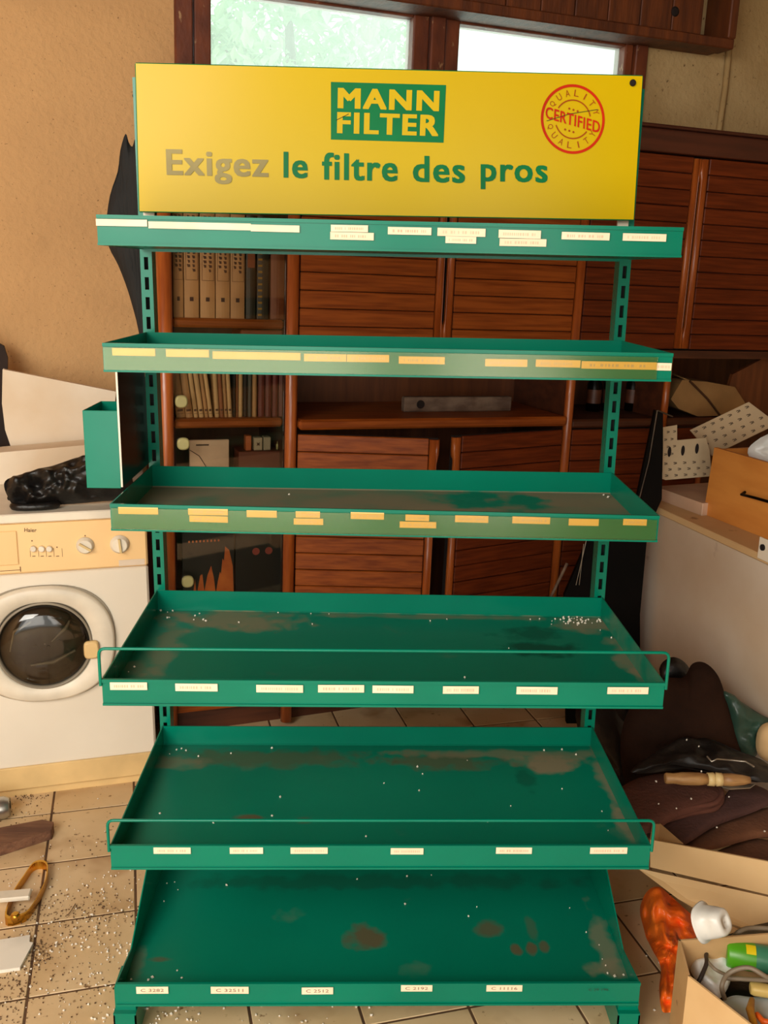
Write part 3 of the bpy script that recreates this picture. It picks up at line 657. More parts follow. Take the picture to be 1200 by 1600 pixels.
# books and objects in the left bay
def book(px0, px1, pyb, z, h, mats, name, label, cat='book', dep=.19, y=.05, group=None, lean=0, marks=None, gap=.0006):
    a = CAB.py(px0, pyb, y); c = CAB.py(px1, pyb, y); x0, x1 = a.x+gap, c.x-gap; xm = (x0+x1)/2
    t = thing(name, label, cat, CAB, (xm, y, z), group)
    xf = Matrix.Translation((xm, 0, z)) @ Matrix.Rotation(lean, 4, 'Y') @ Matrix.Translation((-xm, 0, -z))
    b = B(xf); w = x1-x0
    n = 5; arc = [(x0+w*i/n, y-.004*math.sin(PI*i/n)) for i in range(n+1)]
    b.prism([(u, v, z) for u, v in arc]+[(x1, y+dep, z), (x0, y+dep, z)], (0, 0, h), 0)
    b.build('cover', mats[0], root=t)
    if marks:
        b = B(xf); marks(b, x0, x1, y-.0048, z, h); b.build('spine_print', mats[1], root=t)
    return t
def rect(b, x0, x1, y, z0, z1): b.box(x0, x1, y-.0006, y, z0, z1)
def enc_marks(b, x0, x1, y, z, h):
    w = x1-x0
    for c in (.30, .66):
        zz = z+h*.97; end = z+h*(.50-.03*(c > .5))
        while zz > end:
            u = x0+w*c+random.uniform(-.001, .001); s = random.uniform(.0035, .0055)
            b.add([(u-s, y, zz), (u-s*.4, y, zz-.009), (u+s, y, zz-.008), (u+s*.8, y, zz-.001)], [(0, 1, 2, 3)]); zz -= .0125
    zr_ = z+h*.36; 
    for (a, c) in ((zr_, zr_+.001),): rect(b, x0+w*.08, x1-w*.08, y, a, c)
    rect(b, x0+w*.08, x0+w*.10, y, zr_, z+h*.98); rect(b, x1-w*.10, x1-w*.08, y, zr_, z+h*.98)
    rect(b, x0+w*.36, x0+w*.62, y, z+h*.16, z+h*.20)
m_enc = mat('tan_cloth_cover', (206, 156, 106), .6, c2=(190, 140, 92), scale=8); m_enm = mat('brown_print', (84, 46, 28), .6)
m_bkdark = mat('dark_cover', (54, 46, 36), .5); m_gold = mat('gold_print', (190, 146, 60), .35, metal=.3); m_bkbr = mat('red_brown_cover', (150, 78, 40), .5)
ordn = ['first', 'second', 'third', 'fourth', 'fifth', 'sixth', 'seventh', 'eighth', 'ninth', 'tenth', 'eleventh', 'twelfth', 'thirteenth', 'fourteenth', 'fifteenth', 'sixteenth', 'seventeenth', 'eighteenth', 'nineteenth']
e_px = [(271, 287), (288, 311), (313, 336), (337, 359), (360, 382)]
for i, (a, c) in enumerate(e_px):
    book(a, c, 498, zs1, .30, (m_enc, m_enm), 'encyclopedia', 'tan encyclopedia volume with dark vertical print, %s from the left on the upper bookshelf' % ordn[i], group='tan encyclopedia volumes', marks=enc_marks)
def gold(b, x0, x1, y, z, h):
    w = x1-x0
    for q in range(14): rect(b, x0+w*.05, x0+w*.42, y, z+.01+q*.018, z+.016+q*.018)
def redm(b, x0, x1, y, z, h): rect(b, x0+.003, x1-.003, y, z+h*.5, z+h*.8)
def medal(b, x0, x1, y, z, h): b.lathe([(0, .006), (.0008, .006)], ((x0*.6+x1*.4), y+.001, z+h*.68), (0, -1, 0), 12)
book(384, 399, 498, zs1, .30, (m_bkdark, m_bkbr), 'hardback_book', 'dark green hardback with a red band beside the tan encyclopedias', marks=redm)
book(401, 419, 498, zs1, .30, (m_bkdark, m_gold), 'hardback_book', 'dark hardback with gold bars down its spine on the upper bookshelf', marks=gold)
book(422, 444, 498, zs1, .295, (m_bkbr, m_gold), 'hardback_book', 'red brown hardback with a small medallion on its spine', marks=medal)
# orange box on the shelf below
t = thing('small_box', 'flat orange brown box lying on top of the books just under the upper bookshelf', 'box', CAB, CAB.py(410, 560, .06))
b = B(); q0, q1 = CAB.py(376, 515, .06), CAB.py(442, 515, .06); b.cbox(q0.x, q1.x, .06, .2, zs2+.1765, q0.z, .003); b.build('body', m_bkbr, root=t); # paperbacks on the middle shelf
cols = {'c': (mat('cream_spine', (214, 172, 120), .6), 'cream'), 't': (mat('tan_spine', (188, 140, 92), .6), 'tan'), 'n': (mat('brown_spine', (140, 84, 50), .6), 'brown'), 'k': (mat('black_spine', (42, 30, 26), .6), 'black'),
        'b': (mat('grey_blue_spine', (88, 84, 76), .6), 'grey blue'), 'r': (mat('maroon_spine', (112, 42, 34), .5, c2=(96, 34, 28)), 'maroon')}
seq = [(276, 290, 't', 1), (290.5, 302, 't', 1), (303, 310, 'c', 1), (311, 319, 'c', 1), (320, 326, 't', 1), (326.5, 333, 'c', 1), (336, 343, 'c', 1), (343.5, 350, 'n', 1), (350.5, 356, 't', 1), (356.5, 363, 'c', 1), (364, 368, 'k', 0), (368.5, 372, 'n', 0), (372.5, 379, 'c', 0), (380, 386, 'k', 0), (387, 393, 'b', 0), (394, 401, 't', 0), (403, 413, 'r', 0), (414, 424, 'r', 0), (425, 434, 'r', 0), (435, 447, 'r', 0)]
def foot_marks(b, x0, x1, y, z, h):
    w = x1-x0; rect(b, x0+w*.1, x1-w*.1, y, z+.012, z+.013); rect(b, x0+w*.15, x1-w*.2, y, z+.02, z+.026)
cnt = {}
for i, (a, c, k, ln) in enumerate(seq):
    cnt[k] = cnt.get(k, 0)+1; m_, nm = cols[k]
    nt_ = sum(1 for q in seq if q[2] == k)
    lab = ('%s paperback spine on the middle bookshelf, %s %s one from the left' % (nm, ordn[cnt[k]-1], nm)) if nt_ > 1 else '%s paperback between black and tan spines on the middle bookshelf' % nm
    book(a, c, 655, zs2, .165+random.uniform(-.01, .01) if k != 'r' else .17, (m_, m_enm), 'paperback_book', lab, dep=.13, y=.06, group='paperbacks on the middle bookshelf', lean=-.13 if (ln and i < 6) else (-.06 if ln else 0), marks=foot_marks if ln else None)
# lower compartment: pale folder, brown box, small bottles
def face(px0, py0, px1, py1, y, t_, mats, name, label, cat, extra=None, z=None, top=None):
    a = CAB.py(px0, py0, y); c = CAB.py(px1, py1, y); zz = z if z is not None else c.z
    t = thing(name, label, cat, CAB, ((a.x+c.x)/2, y, zz)); b = B(); b.cbox(a.x, c.x, y, y+t_, zz, a.z, min(.002, t_/4)); b.build('body', mats[0], root=t)
    if extra: b = B(); extra(b, a.x, c.x, y, zz, a.z); b.build('front_print', mats[1], root=t)
    return t
def folder(b, x0, x1, y, z0, z1):
    rect(b, x0+.02, x0+.06, y, z1-.018, z1-.013)
    b.tube([(x0, y-.001, z1-.03), (x0+.03, y-.001, z1-.05), (x0+.06, y-.001, z1-.1)], .0012, 4)
face(296, 688, 358, 760, .10, .012, (m_pinkb, m_enm), 'folder', 'pinkish cream folder standing in the lower left bay behind glass', 'folder', folder, z=zs3)
face(373, 706, 440, 760, .08, .1, (mat('red_brown_box', (110, 52, 34), .5), m_enm), 'wooden_box', 'reddish brown box standing right of the pinkish folder', 'box', None, z=zs3)
zt_ = CAB.py(400, 705, .1).z
ztb = CAB.py(400, 706, .08).z+.0005
for (a, p, c, col, lab) in ((384, 681, 393, (176, 90, 40), 'small orange brown packet on the red brown box'), (397, 684, 410, (190, 170, 140), 'small white packet with a dark star on the red brown box'), (412, 683, 423, (176, 160, 132), 'plain grey white packet on the red brown box')):
    def star(b, x0, x1, y, z0, z1):
        cxx, czz = (x0+x1)/2, (z0+z1)/2; b.add([(cxx+.008*(1 if q % 2 else .4)*math.cos(q*PI/4), y-.0008, czz+.008*(1 if q % 2 else .4)*math.sin(q*PI/4)) for q in range(8)], [tuple(range(8))])
    face(a, p, c, 705, .10, .03, (mat('packet', col, .6), m_enm), 'packet', lab, 'packet', star if a == 397 else None, z=ztb)
t = thing('small_bottle', 'tiny pale bottle at the right end of the red brown box', 'bottle', CAB, (CAB.py(434, 705, .11).x, .11, ztb))
b = B(); o_ = (CAB.py(434, 705, .11).x, .11, ztb); b.lathe([(0, .006), (.016, .006), (.02, .003), (.026, .003)], o_, (0, 0, 1), 12); b.build('body', m_knob, root=t)
# posters / magazines in the bottom compartment
m_mag = mat('black_magazine', (26, 20, 20), .45, c2=(34, 26, 24)); m_mago = mat('orange_skyline', (206, 112, 46), .5, c2=(170, 76, 28), scale=14); m_magr = mat('red_roundel', (170, 76, 62), .5); m_magt = mat('grey_print', (100, 90, 80), .6)
def sky(b, x0, x1, y, z0, z1):
    w = x1-x0; h = z1-z0
    prof = [(.20, .05), (.24, .30), (.27, .05), (.34, .34), (.38, .36), (.42, .1), (.48, .34), (.55, .48), (.60, .3), (.64, .05), (.68, .24), (.72, .38), (.74, .34), (.77, .58), (.80, .54), (.82, .76), (.9, .7), (.97, .45), (.99, .04)]
    vs = [(x0+w*u, y-.0008, z0+h*.02) for u, v in prof]+[(x0+w*u, y-.0008, z0+h*v) for u, v in prof]; n = len(prof)
    b.add(vs, [(i, i+1, n+i+1, n+i) for i in range(n-1)])
    for k in range(9): rect(b, x0+w*(.12+k*.07), x0+w*(.15+k*.07), y, z0+h*.84, z0+h*.87)
a = face(284, 832, 366, 930, .05, .006, (m_mag, m_mago), 'magazine', 'black magazine with orange cathedral skyline in the bottom left bay', 'magazine', sky, z=CAB.py(300, 935, .05).z)
def dots(b, x0, x1, y, z0, z1):
    w = x1-x0; h = z1-z0
    for u in (.38, .62): b.lathe([(0, .012), (.0008, .012)], (x0+w*u, y, z0+h*.70), (0, -1, 0), 16)
t = face(368, 834, 450, 930, .045, .006, (m_mag, m_magr), 'magazine', 'black magazine with two small red roundels beside the skyline one', 'magazine', dots, z=CAB.py(300, 935, .05).z)
# spirit level / old wooden block in the middle niche
yv = .11; a = CAB.py(632, 628, yv); c = CAB.py(798, 652, yv); lz = zn+.0305
t = thing('wooden_level', 'old grey wooden spirit level with a round hole lying on the cabinet shelf', 'level', CAB, ((a.x+c.x)/2, yv, lz))
b = B(); b.cbox(a.x, c.x, yv, yv+.03, lz, lz+.05, .003); b.build('body', m_level, root=t)
b = B(); b.lathe([(0, .014), (.002, .014), (.0021, .009), (.0005, .009)], (a.x+.058, yv, lz+.026), (0, -1, 0), 18); b.build('vial_hole', m_gap, root=t)
# dim bottles in the right niche
for i, px in enumerate((925, 950, 985, 1012)):
    o_ = CAB.py(px, 650, .2); o_.z = zn2+.0005
    t = thing('glass_bottle', 'dark glass bottle in the shaded niche behind the right upright, %s from the left' % ordn[i], 'bottle', CAB, o_, 'bottles in the dark niche')
    b = B(); b.lathe([(0, .026), (.10, .027), (.13, .010), (.17, .010), (.172, .012), (.18, .012)], o_, (0, 0, 1), 14); b.build('body', m_black, root=t)
    b = B(); b.lathe([(.03, .0275), (.08, .0275)], o_, (0, 0, 1), 14, caps=False); b.build('bottle_label', m_wood_d, root=t)
# brown paper parcel in the right niche
yp = .02
pp = [CAB.py(x, y, yp) for x, y in ((1048, 625), (1066, 595), (1105, 598), (1148, 606), (1165, 632), (1150, 650), (1090, 652), (1060, 640))]
t = thing('paper_parcel', 'brown paper parcel tied with dark tape on the right cabinet shelf', 'parcel', CAB, (pp[0].x+.1, yp, zn2))
lo_ = min(p.z for p in pp)
for p in pp: p.z = p.z-lo_+zn2+.003
b = B(); pc2 = sum(pp, Vector())/len(pp); b.prism(pp[::-1], (.02, .14, 0)); b.build('body', m_parcel, root=t, bevel=.014, seg=3); b = B(); b.prism([pp[1]+Vector((.012, .012, .002)), pp[4]+Vector((-.01, .01, .012)), pp[4]+Vector((-.02, .1, .03)), pp[1]+Vector((.03, .12, .012))], (0, 0, .004)); b.build('paper_fold', m_parcel, root=t)
mid = (pp[1]+pp[6])/2; b = B(); b.tube([pp[1]+Vector((.03, -.003, -.004)), pc2+Vector((0, -.004, .0)), (pp[6]+pp[5])/2+Vector((.01, -.003, .002))], .004, 6); b.build('tape', m_tape, root=t)

# ============================================================ LEFT SIDE
# washing machine (frame MAC)
wm = thing('washing_machine', 'cream front loading washing machine with yellowed control panel left of the rack', 'washing machine', MAC, (-.135, .25, 0))
x0, x1 = -.435, .165; zp0, zp1 = MAC.py(100, 892).z, MAC.py(100, 812).z
b = B(); b.cbox(x0, x1, .004, .52, .03, zp0-.001, .006); b.box(x0, x1, .03, .52, zp0-.001, zp1); b.build('body', m_white, root=wm)
b = B(); b.cbox(x0, x1, -.006, .029, zp0+.001, zp1, .005); cp = b.build('control_panel', m_beige, root=wm)
zk = MAC.py(100, 1190).z
b = B(); b.cbox(x0-.002, x1+.002, -.006, .003, .028, zk, .002); b.box(x0+.02, x1-.02, .01, .5, .0, .0295); b.build('kick_plate', m_kick, root=wm)
def mp(px, py, e=.0): return MAC.py(px, py, -.006-e)
b = B(); q = mp(28, 858); b.cbox(x0+.01, q.x, -.0095, -.0062, zp0+.028, zp1-.022, .002); dr = b.build('detergent_drawer', m_beige, root=cp)
b = B(); q = mp(31, 885); b.box(x0+.01, q.x, -.0068, -.0061, zp0+.012, zp0+.0135); b.box(q.x, q.x+.002, -.0075, -.0061, zp0+.008, zp0+.022)
for px in (47, 60, 72, 84, 97):
    q = mp(px, 860); b.box(q.x-.0005, q.x+.0005, -.0066, -.0061, q.z-.018, q.z+.006)
for px in (53, 66, 78, 90): q = mp(px, 869); b.box(q.x-.004, q.x+.004, -.0066, -.0061, q.z-.001, q.z+.001)
for px, py in ((50, 845), (89, 855), (133, 837)): q = mp(px, py); b.lathe([(0, .002), (.0006, .002)], q, (0, -1, 0), 8)
text_to(b, 'Haier', mp(38, 825, .0008), mp(57, 825.5, .0008), mp(38, 831, .0008), 0, .02); b.build('panel_print', m_line, root=cp)
for px in (52, 65, 77): b = B(); b.lathe([(0, .0082), (.008, .0082), (.010, .006)], mp(px, 857), (0, -1, 0), 16); b.build('push_button', m_offw, root=cp)
for (px, py, r, an) in ((133, 852, .0235, 55), (187, 850, .026, 5)):
    q = mp(px, py); b = B(); b.lathe([(0, r), (.004, r), (.006, r*.86), (.016, r*.8), (.018, r*.7)], q, (0, -1, 0), 28)
    dx, dz = math.sin(R_(an)), math.cos(R_(an)); s = r*.75
    b.prism([(q.x-dx*s-dz*.003, q.y-.018, q.z+dz*s-dx*.003), (q.x-dx*s+dz*.003, q.y-.018, q.z+dz*s+dx*.003), (q.x+dx*s+dz*.003, q.y-.018, q.z-dz*s+dx*.003), (q.x+dx*s-dz*.003, q.y-.018, q.z-dz*s-dx*.003)], (0, -.007, 0), 1)
    b.build('dial', [m_offw, m_ring], root=cp)
b = B(); a = mp(186, 884); c = mp(226, 876); b.box(a.x, c.x, -.0068, -.0061, a.z-.001, c.z+.006); b.build('sticker', m_sticker, root=cp)
# door
dc = MAC.py(67, 1006, 0); cxx, czz = -.122, dc.z
b = B(); a = MAC.py(180, 1000, -.014); rx = a.x-cxx; rz = .168
b.lathe([(0, (rx+.0015, rz+.0015)[::-1]), (.004, (rz+.0015, rx+.0015))], (cxx, .0035, czz), (0, -1, 0), 64, 0, sq=2.5)
b.lathe([(.0, (rz, rx)), (.014, (rz-.002, rx-.002)), (.018, (rz-.008, rx-.008)), (.018, (.128, .128)), (.010, (.1235, .1235)), (-.02, (.12, .12))], (cxx, 0, czz), (0, -1, 0), 64, 1, sq=2.3, caps=False)
dd = b.build('door', [m_grey, m_offw, m_grey], root=wm)
b = B(); b.lathe([(.0185, .127), (.0215, .1245), (.0215, .121), (.012, .119)], (cxx, 0, czz), (0, -1, 0), 56, caps=False); b.build('door_ring', m_grey, root=dd)
b = B(); b.lathe([(.012, .1195), (.026, .108), (.034, .08), (.037, .04), (.0375, .002)], (cxx, 0, czz), (0, -1, 0), 48, caps=False); b.build('door_glass', m_doorglass, root=dd)
b = B(); b.lathe([(-.0, .1195), (-.001, .116), (-.0015, .10), (-.0018, .002)], (cxx, -.0045, czz), (0, -1, 0), 40, caps=False)
for k in range(9): a = k*2*PI/9; b.lathe([(0, .006), (.002, .006)], (cxx+.05*math.cos(a), -.004, czz+.03+.04*math.sin(a)), (0, -1, 0), 8)
b.build('drum', m_steel, root=dd)
b = B(); b.tube([(cxx-.09, -.012, czz-.01), (cxx-.075, -.02, czz+.05), (cxx-.03, -.022, czz+.075)], [.002, .004, .002], 6); b.tube([(cxx+.02, -.015, czz+.01), (cxx+.06, -.02, czz+.05), (cxx+.07, -.02, czz+.07)], [.002, .006, .003], 6)
b.tube([(cxx-.04, -.013, czz-.055), (cxx+.02, -.018, czz-.05), (cxx+.08, -.018, czz-.02)], [.002, .006, .004], 6); b.build('laundry', m_grey, root=dd)
q = MAC.py(143, 1014, -.02); b = B(); b.lathe([(0, (.026, .0205)), (.008, (.026, .0205)), (.013, (.021, .016))], q, (0, -1, 0), 28, sq=4, ax=(0, 0, 1)); b.build('door_latch', m_kick, root=dd)
# worktop board over the machine
zt0, zt1 = MAC.py(100, 811, -.02).z, MAC.py(100, 797, -.02).z
b = B(); b.cbox(-.75, .18, -.02, .53, zp1+.0012, zp1+.026, .003)
wt = tag(b.build('worktop_board', m_offw, fr=MAC, at=(-.2, .25, zp1)), 'cream laminate board lying on top of the washing machine', 'board')
ZT = zp1+.0265
# foam block and leaning white panel
ya = .36
b = B(); q = [MAC.py(x, y, ya) for x, y in ((-60, 715), (0, 707), (60, 702), (150, 694), (190, 692))]
b.prism([(q[0].x, ya, ZT), (q[-1].x, ya, ZT)]+[tuple(p) for p in q[::-1]], (0, .10, 0), 0)
tag(b.build('foam_block', m_foam, fr=MAC, bevel=.006, seg=2), 'long cream foam block lying at the back of the worktop board', 'foam block')
yb2 = .485; zfb = q[2].z+.001
pts = [(22, 713), (8, 672), (3, 630), (4, 577), (60, 588), (120, 600), (181, 612), (180, 628), (170, 650), (164, 690), (166, 713)]
pts = [MAC.py(x, y, yb2) for x, y in pts]
b = B(); b.prism(pts, (0, .025, 0)); tag(b.build('foam_sheet', m_foam, fr=MAC, bevel=.003), 'large white curved foam panel leaning against the wall above the washing machine', 'panel')
yb3 = .515
pts = [(-30, 715), (-30, 520), (6, 541), (12, 560), (10, 640), (18, 672), (34, 692), (70, 700), (120, 708), (120, 715)]
b = B(); b.prism([MAC.py(x, y, yb3) for x, y in pts], (0, .02, 0)); tag(b.build('chair_back', m_brownchair, fr=MAC, bevel=.004), 'dark brown shell at the left edge behind the white panel', 'chair back')
pts = [(160, 715), (166, 665), (180, 640), (183, 600), (184, 585), (230, 590), (230, 715)]
b = B(); b.prism([MAC.py(x, y, yb3) for x, y in pts], (0, .02, 0)); tag(b.build('curved_board', m_brownchair, fr=MAC, bevel=.004), 'narrow brown curved board beside the green side box', 'board')
# black crumpled bag
zb3 = ZT+.001
def mzp(x, y, h=0): p = MAC.pz(x, y, ZT+h); return p
ybg = MAC.pz(60, 797, ZT).y+.035
pts = [MAC.py(x, y, ybg) for x, y in ((8, 752), (45, 738), (85, 727), (125, 714), (165, 712), (200, 730), (205, 775), (150, 784), (100, 790), (60, 798), (28, 795), (14, 780))]
mn = min(p.z for p in pts); pts = [Vector((p.x, p.y, max(p.z, ZT+.004))) for p in pts]
t = thing('black_bag', 'crumpled black plastic bag lying on the washing machine board', 'bag', MAC, (pts[0].x+.1, ybg, ZT))
b = B(); b.puff(pts, .045, (0, -1, .5), .03, 24, 18, 6, back=.5, fold=.3); 
for v in b.v: v.z = max(v.z, ZT+.0008)
b.build('bag_body', m_bag, root=t)
cc = MAC.pz(55, 789, ZT+.012); b = B(); b.tube([(cc.x+.055*math.cos(a), cc.y+.02*math.sin(a)-.0, ZT+.0115) for a in [k*2*PI/24 for k in range(24)]], .0105, 8, closed=True); b.build('rolled_rim', m_bag, root=t)
cc = MAC.pz(18, 778, ZT+.012); b = B(); b.tube([(cc.x-.008, cc.y, ZT+.011), (cc.x+.012, cc.y-.01, ZT+.018), (cc.x+.03, cc.y-.01, ZT+.012)], [.006, .01, .007], 8); b.build('knot', m_bag, root=t)
# black cloth hanging behind the rack
yc = .075
pts = [(196, 209), (201, 222), (207, 229), (214, 214), (245, 214), (246, 300), (243, 380), (241, 450), (241, 530), (222, 535), (213, 500), (200, 455), (185, 415), (170, 385), (166, 350), (172, 305), (184, 268), (188, 235)]
pts = [W0.py(x, y, yc) for x, y in pts]
b = B(); b.puff(pts, .014, (0, -1, 0), .012, 10, 10, 3, back=.8, fold=.3, seed=3); tag(b.build('black_cloth', m_blackcloth), 'black cloth hanging behind the left end of the yellow sign', 'cloth')

# ============================================================ FLOOR ITEMS LEFT
def fp(x, y, h=0): return W0.pz(x, y, FLOOR+h)
# can
a = fp(-2, 1262, .033); c = fp(38, 1258, .030)
t = thing('drink_can', 'crushed silver drink can on the floor at the left edge', 'can', W0, (a.x, a.y, FLOOR))
ax = (c-a).normalized(); b = B(); L_ = .1; st = a-ax*.07
prof = [(0, .022), (.004, .026), (.012, .031), (.03, .031), (.04, .029), (.055, .031), (.085, .031), (.096, .026), (.1, .0245), (.098, .0225)]
b.lathe(prof, Vector((st.x, st.y, FLOOR+.0318)), (ax.x, ax.y, 0), 24); b.build('can_body', m_alu, root=t)
e_ = Vector((st.x, st.y, FLOOR+.0318))+Vector((ax.x, ax.y, 0))*.099; b = B(); b.lathe([(0, .010), (.0015, .010)], e_+Vector((0, -.0, .006)), (ax.x, ax.y, 0), 12, sq=2.4); b.build('can_opening', m_gap, root=t)
# timber piece
p = [fp(x, y, .03) for x, y in ((-60, 1325), (-40, 1300), (66, 1280), (84, 1284), (80, 1296), (-10, 1325))]
b = B(); b.prism([(v.x, v.y, FLOOR+.001) for v in p], (0, 0, .028)); tag(b.build('timber_offcut', m_rustwood, bevel=.003), 'reddish brown timber offcut on the floor near the silver can', 'timber')
# brass strap hook : long oval loop plus short block
t = thing('brass_fitting', 'oval brass rimmed metal fitting lying on the floor tiles', 'metal fitting', W0, tuple(fp(50, 1390)))
loop = [(8, 1438), (20, 1400), (38, 1372), (52, 1353), (66, 1349), (75, 1356), (73, 1378), (62, 1402), (48, 1425), (34, 1436)]
lp = [fp(x, y, .012) for x, y in loop]; sm = []
for i in range(len(lp)):
    p0, p1, p2, p3 = lp[i-1], lp[i], lp[(i+1) % len(lp)], lp[(i+2) % len(lp)]
    for k in range(4): tt = k/4; sm.append(.5*((2*p1)+(p2-p0)*tt+(2*p0-5*p1+4*p2-p3)*tt*tt+(3*p1-p0-3*p2+p3)*tt**3))
n = len(sm); cen = sum(sm, Vector())/n; b = B(); vs = []
for q in sm:
    o1 = cen+(q-cen)*1.0; o2 = cen+(q-cen)*.93
    vs += [(o1.x, o1.y, FLOOR+.0005), (o1.x, o1.y, FLOOR+.022), (o2.x, o2.y, FLOOR+.022), (o2.x, o2.y, FLOOR+.0005)]
for i in range(n):
    j = (i+1) % n
    b.add([vs[4*i+k] for k in range(4)]+[vs[4*j+k] for k in range(4)], [(0, 4, 5, 1), (1, 5, 6, 2), (2, 6, 7, 3), (0, 3, 7, 4)], 0)
b.build('rim', m_brass, root=t)
q = fp(25, 1405, .02); b = B(Matrix.Translation((q.x, q.y, FLOOR+.026)) @ Matrix.Rotation(.15, 4, 'Z')); b.cbox(-.05, .035, -.02, .014, 0, .012, .003); b.build('cross_plate', m_offw, root=t)
q = fp(24, 1432, .03); b = B(); b.lathe([(0, .011), (.012, .011), (.015, .008)], (q.x, q.y, FLOOR+.023), (0, 0, 1), 6); b.build('nut', m_brass, root=t)
# white chip
p = [fp(x, y, .008) for x, y in ((-40, 1475), (47, 1461), (46, 1472), (52, 1473), (31, 1512), (-40, 1522))]
b = B(); b.prism([(v.x, v.y, FLOOR+.0008) for v in p], (0, 0, .008)); tag(b.build('broken_panel_piece', m_ceramic), 'broken flat white panel piece on the floor at the lower left', 'broken piece')
# twig, floor crumbs, dirt
def inrack(x, y): return -.52 < x < .52 and y > -.6
b = B(); k = 0
while k < 420:
    x = random.gauss(150, 75) if random.random() < .8 else random.uniform(0, 600); y = random.gauss(1470, 75) if x < 220 else random.uniform(1560, 1640)
    if not (0 < x < 600 and 1230 < y < 1640): continue
    p = fp(x, y); s = random.uniform(.0012, .0038); crumbs(b, (p.x, p.y, FLOOR+.0012+s*.5), s); k += 1
for x, y in ((185, 1215), (1062, 1590), (1044, 1535), (1052, 1520), (1030, 1505), (1010, 1495), (1035, 1548), (1045, 1560), (1022, 1580)): p = fp(x, y); crumbs(b, (p.x, p.y, FLOOR+.003), .003)
tag(b.build('floor_crumbs', m_crumb), 'white polystyrene crumbs scattered over the floor tiles left of the rack', 'crumbs', None, 'stuff')
b = B()
for (cx_, cy_, sx_, sy_, n) in ((90, 1440, 55, 22, 260), (20, 1545, 22, 40, 240), (60, 1490, 18, 12, 120), (44, 1246, 14, 4, 50), (150, 1425, 60, 18, 160), (115, 1540, 50, 30, 90), (20, 1270, 40, 10, 60), (120, 1320, 80, 60, 120), (470, 1590, 40, 6, 60)):
    for _ in range(n):
        p = fp(random.gauss(cx_, sx_), random.gauss(cy_, sy_)); s = random.uniform(.0008, .0026)
        if not inrack(p.x, p.y+.1) : crumbs(b, (p.x, p.y, FLOOR+.001+s*.4), s)
tag(b.build('dirt_specks', m_dirt), 'dark dirt and debris specks strewn on the floor tiles', 'dirt', None, 'stuff')
p, q = fp(106, 1430, .004), fp(118, 1412, .006); b = B(); b.tube([p, (p+q)/2+Vector((.001, 0, 0)), q], .0012, 5); tag(b.build('twig', m_dirt), 'short thin brown twig on the floor tiles left of the rack', 'twig')

# ============================================================ RIGHT SIDE
PNL = Fr((.906, 1.063, .12), 0)
dirv = Vector((1.0587-.9065, .4356-1.063, 0)).normalized(); yawp = math.degrees(math.atan2(-dirv.x, -dirv.y))
# frame CH: x axis runs along the panel toward the camera, y axis = away to the right
CH = Fr((.9065, 1.063, .12), math.degrees(math.atan2(dirv.y, dirv.x)))
HT = .75
def chx(px, py, c=0): return CH.py(px, py, c)
b = B(); b.cbox(-.02, 1.25, 0, .55, .0, HT-.022, .004, 0); fz = b.build('chest_side', m_panelw, fr=CH, at=(.6, .25, 0))
fz.name = 'white_chest'; 
chest = thing('white_chest', 'stained white chest standing on the right with clutter on top', 'chest', CH, (.6, .25, 0)); fz.parent = chest; fz.matrix_parent_inverse = Matrix(); fz.matrix_basis = Matrix(); fz.name = 'body'
b = B(); b.cbox(-.03, 1.26, -.012, .56, HT-.0215, HT, .003); b.build('lid', m_cardl, root=chest)
p = chx(1194, 858, -.012); b = B(); b.cbox(p.x-.02, p.x+.03, -.016, -.0122, p.z-.03, p.z+.03, .001); b.lathe([(0, .009), (.004, .009)], (p.x+.0, -.016, p.z+.005), (0, -1, 0), 12, 1); b.build('latch', [m_offw, m_gap], root=chest)
ZC = FLOOR+HT
# flat pinkish box on the lid
def cp_(x, y, z): return W0.pz(x, y, z)
zz_ = ZC+.0008
a, c = cp_(1022, 778, zz_), cp_(1102, 808, zz_); vdir = (c-a).normalized(); per = Vector((-vdir.y, vdir.x, 0))
if per.x < 0: per = -per
b = B(); P_ = [a, a+vdir*.25, a+vdir*.25+per*.26, a+per*.26]; b.prism(P_, (0, 0, .04)); tag(b.build('flat_box', m_pinkb, bevel=.002), 'flat pinkish white box lying on the chest beside the orange drawer', 'box')
# orange drawer box
zo = ZC+.0008
pA = W0.pz(1099, 803, zo); 
yo = pA.y-.0; 
pB_ = W0.pz(1200, 843, zo); PB = Fr((pA.x, pA.y, zo), math.degrees(math.atan2(pB_.y-pA.y, pB_.x-pA.x)))
h0 = PB.py(1116, 699, 0).z
b = B(); pr = PB.py(1260, 860, 0)
orb = thing('drawer_box', 'orange veneered drawer box with black handle on the white chest', 'drawer box', PB, (.15, .1, 0))
xa = PB.py(1116, 699, 0).x
b.prism([(0, 0, 0), (.42, 0, 0), (.42, 0, h0), (xa, 0, h0)], (0, .012, 0)); b.build('front_panel', m_orbox, root=orb, bevel=.0015)
b = B(); b.prism([(.004, .0125, 0), (.016, .0125, 0), (xa+.016, .0125, h0-.004), (xa+.004, .0125, h0-.004)], (0, .2, 0)); b.box(.404, .416, .0125, .21, 0, h0-.004); b.box(.02, .40, .0125, .2, 0, .01); b.build('drawer_sides', m_orbox, root=orb)
q0, q1, q2 = PB.py(1164, 769, -.001), PB.py(1180, 778, -.02), PB.py(1215, 788, -.02)
b = B(); b.tube([q0, q0+Vector((.008, -.018, -.004)), q1, q2, q2+Vector((.03, 0, 0)), q2+Vector((.035, .019, 0))], .0045, 8); b.build('handle', m_black, root=orb)
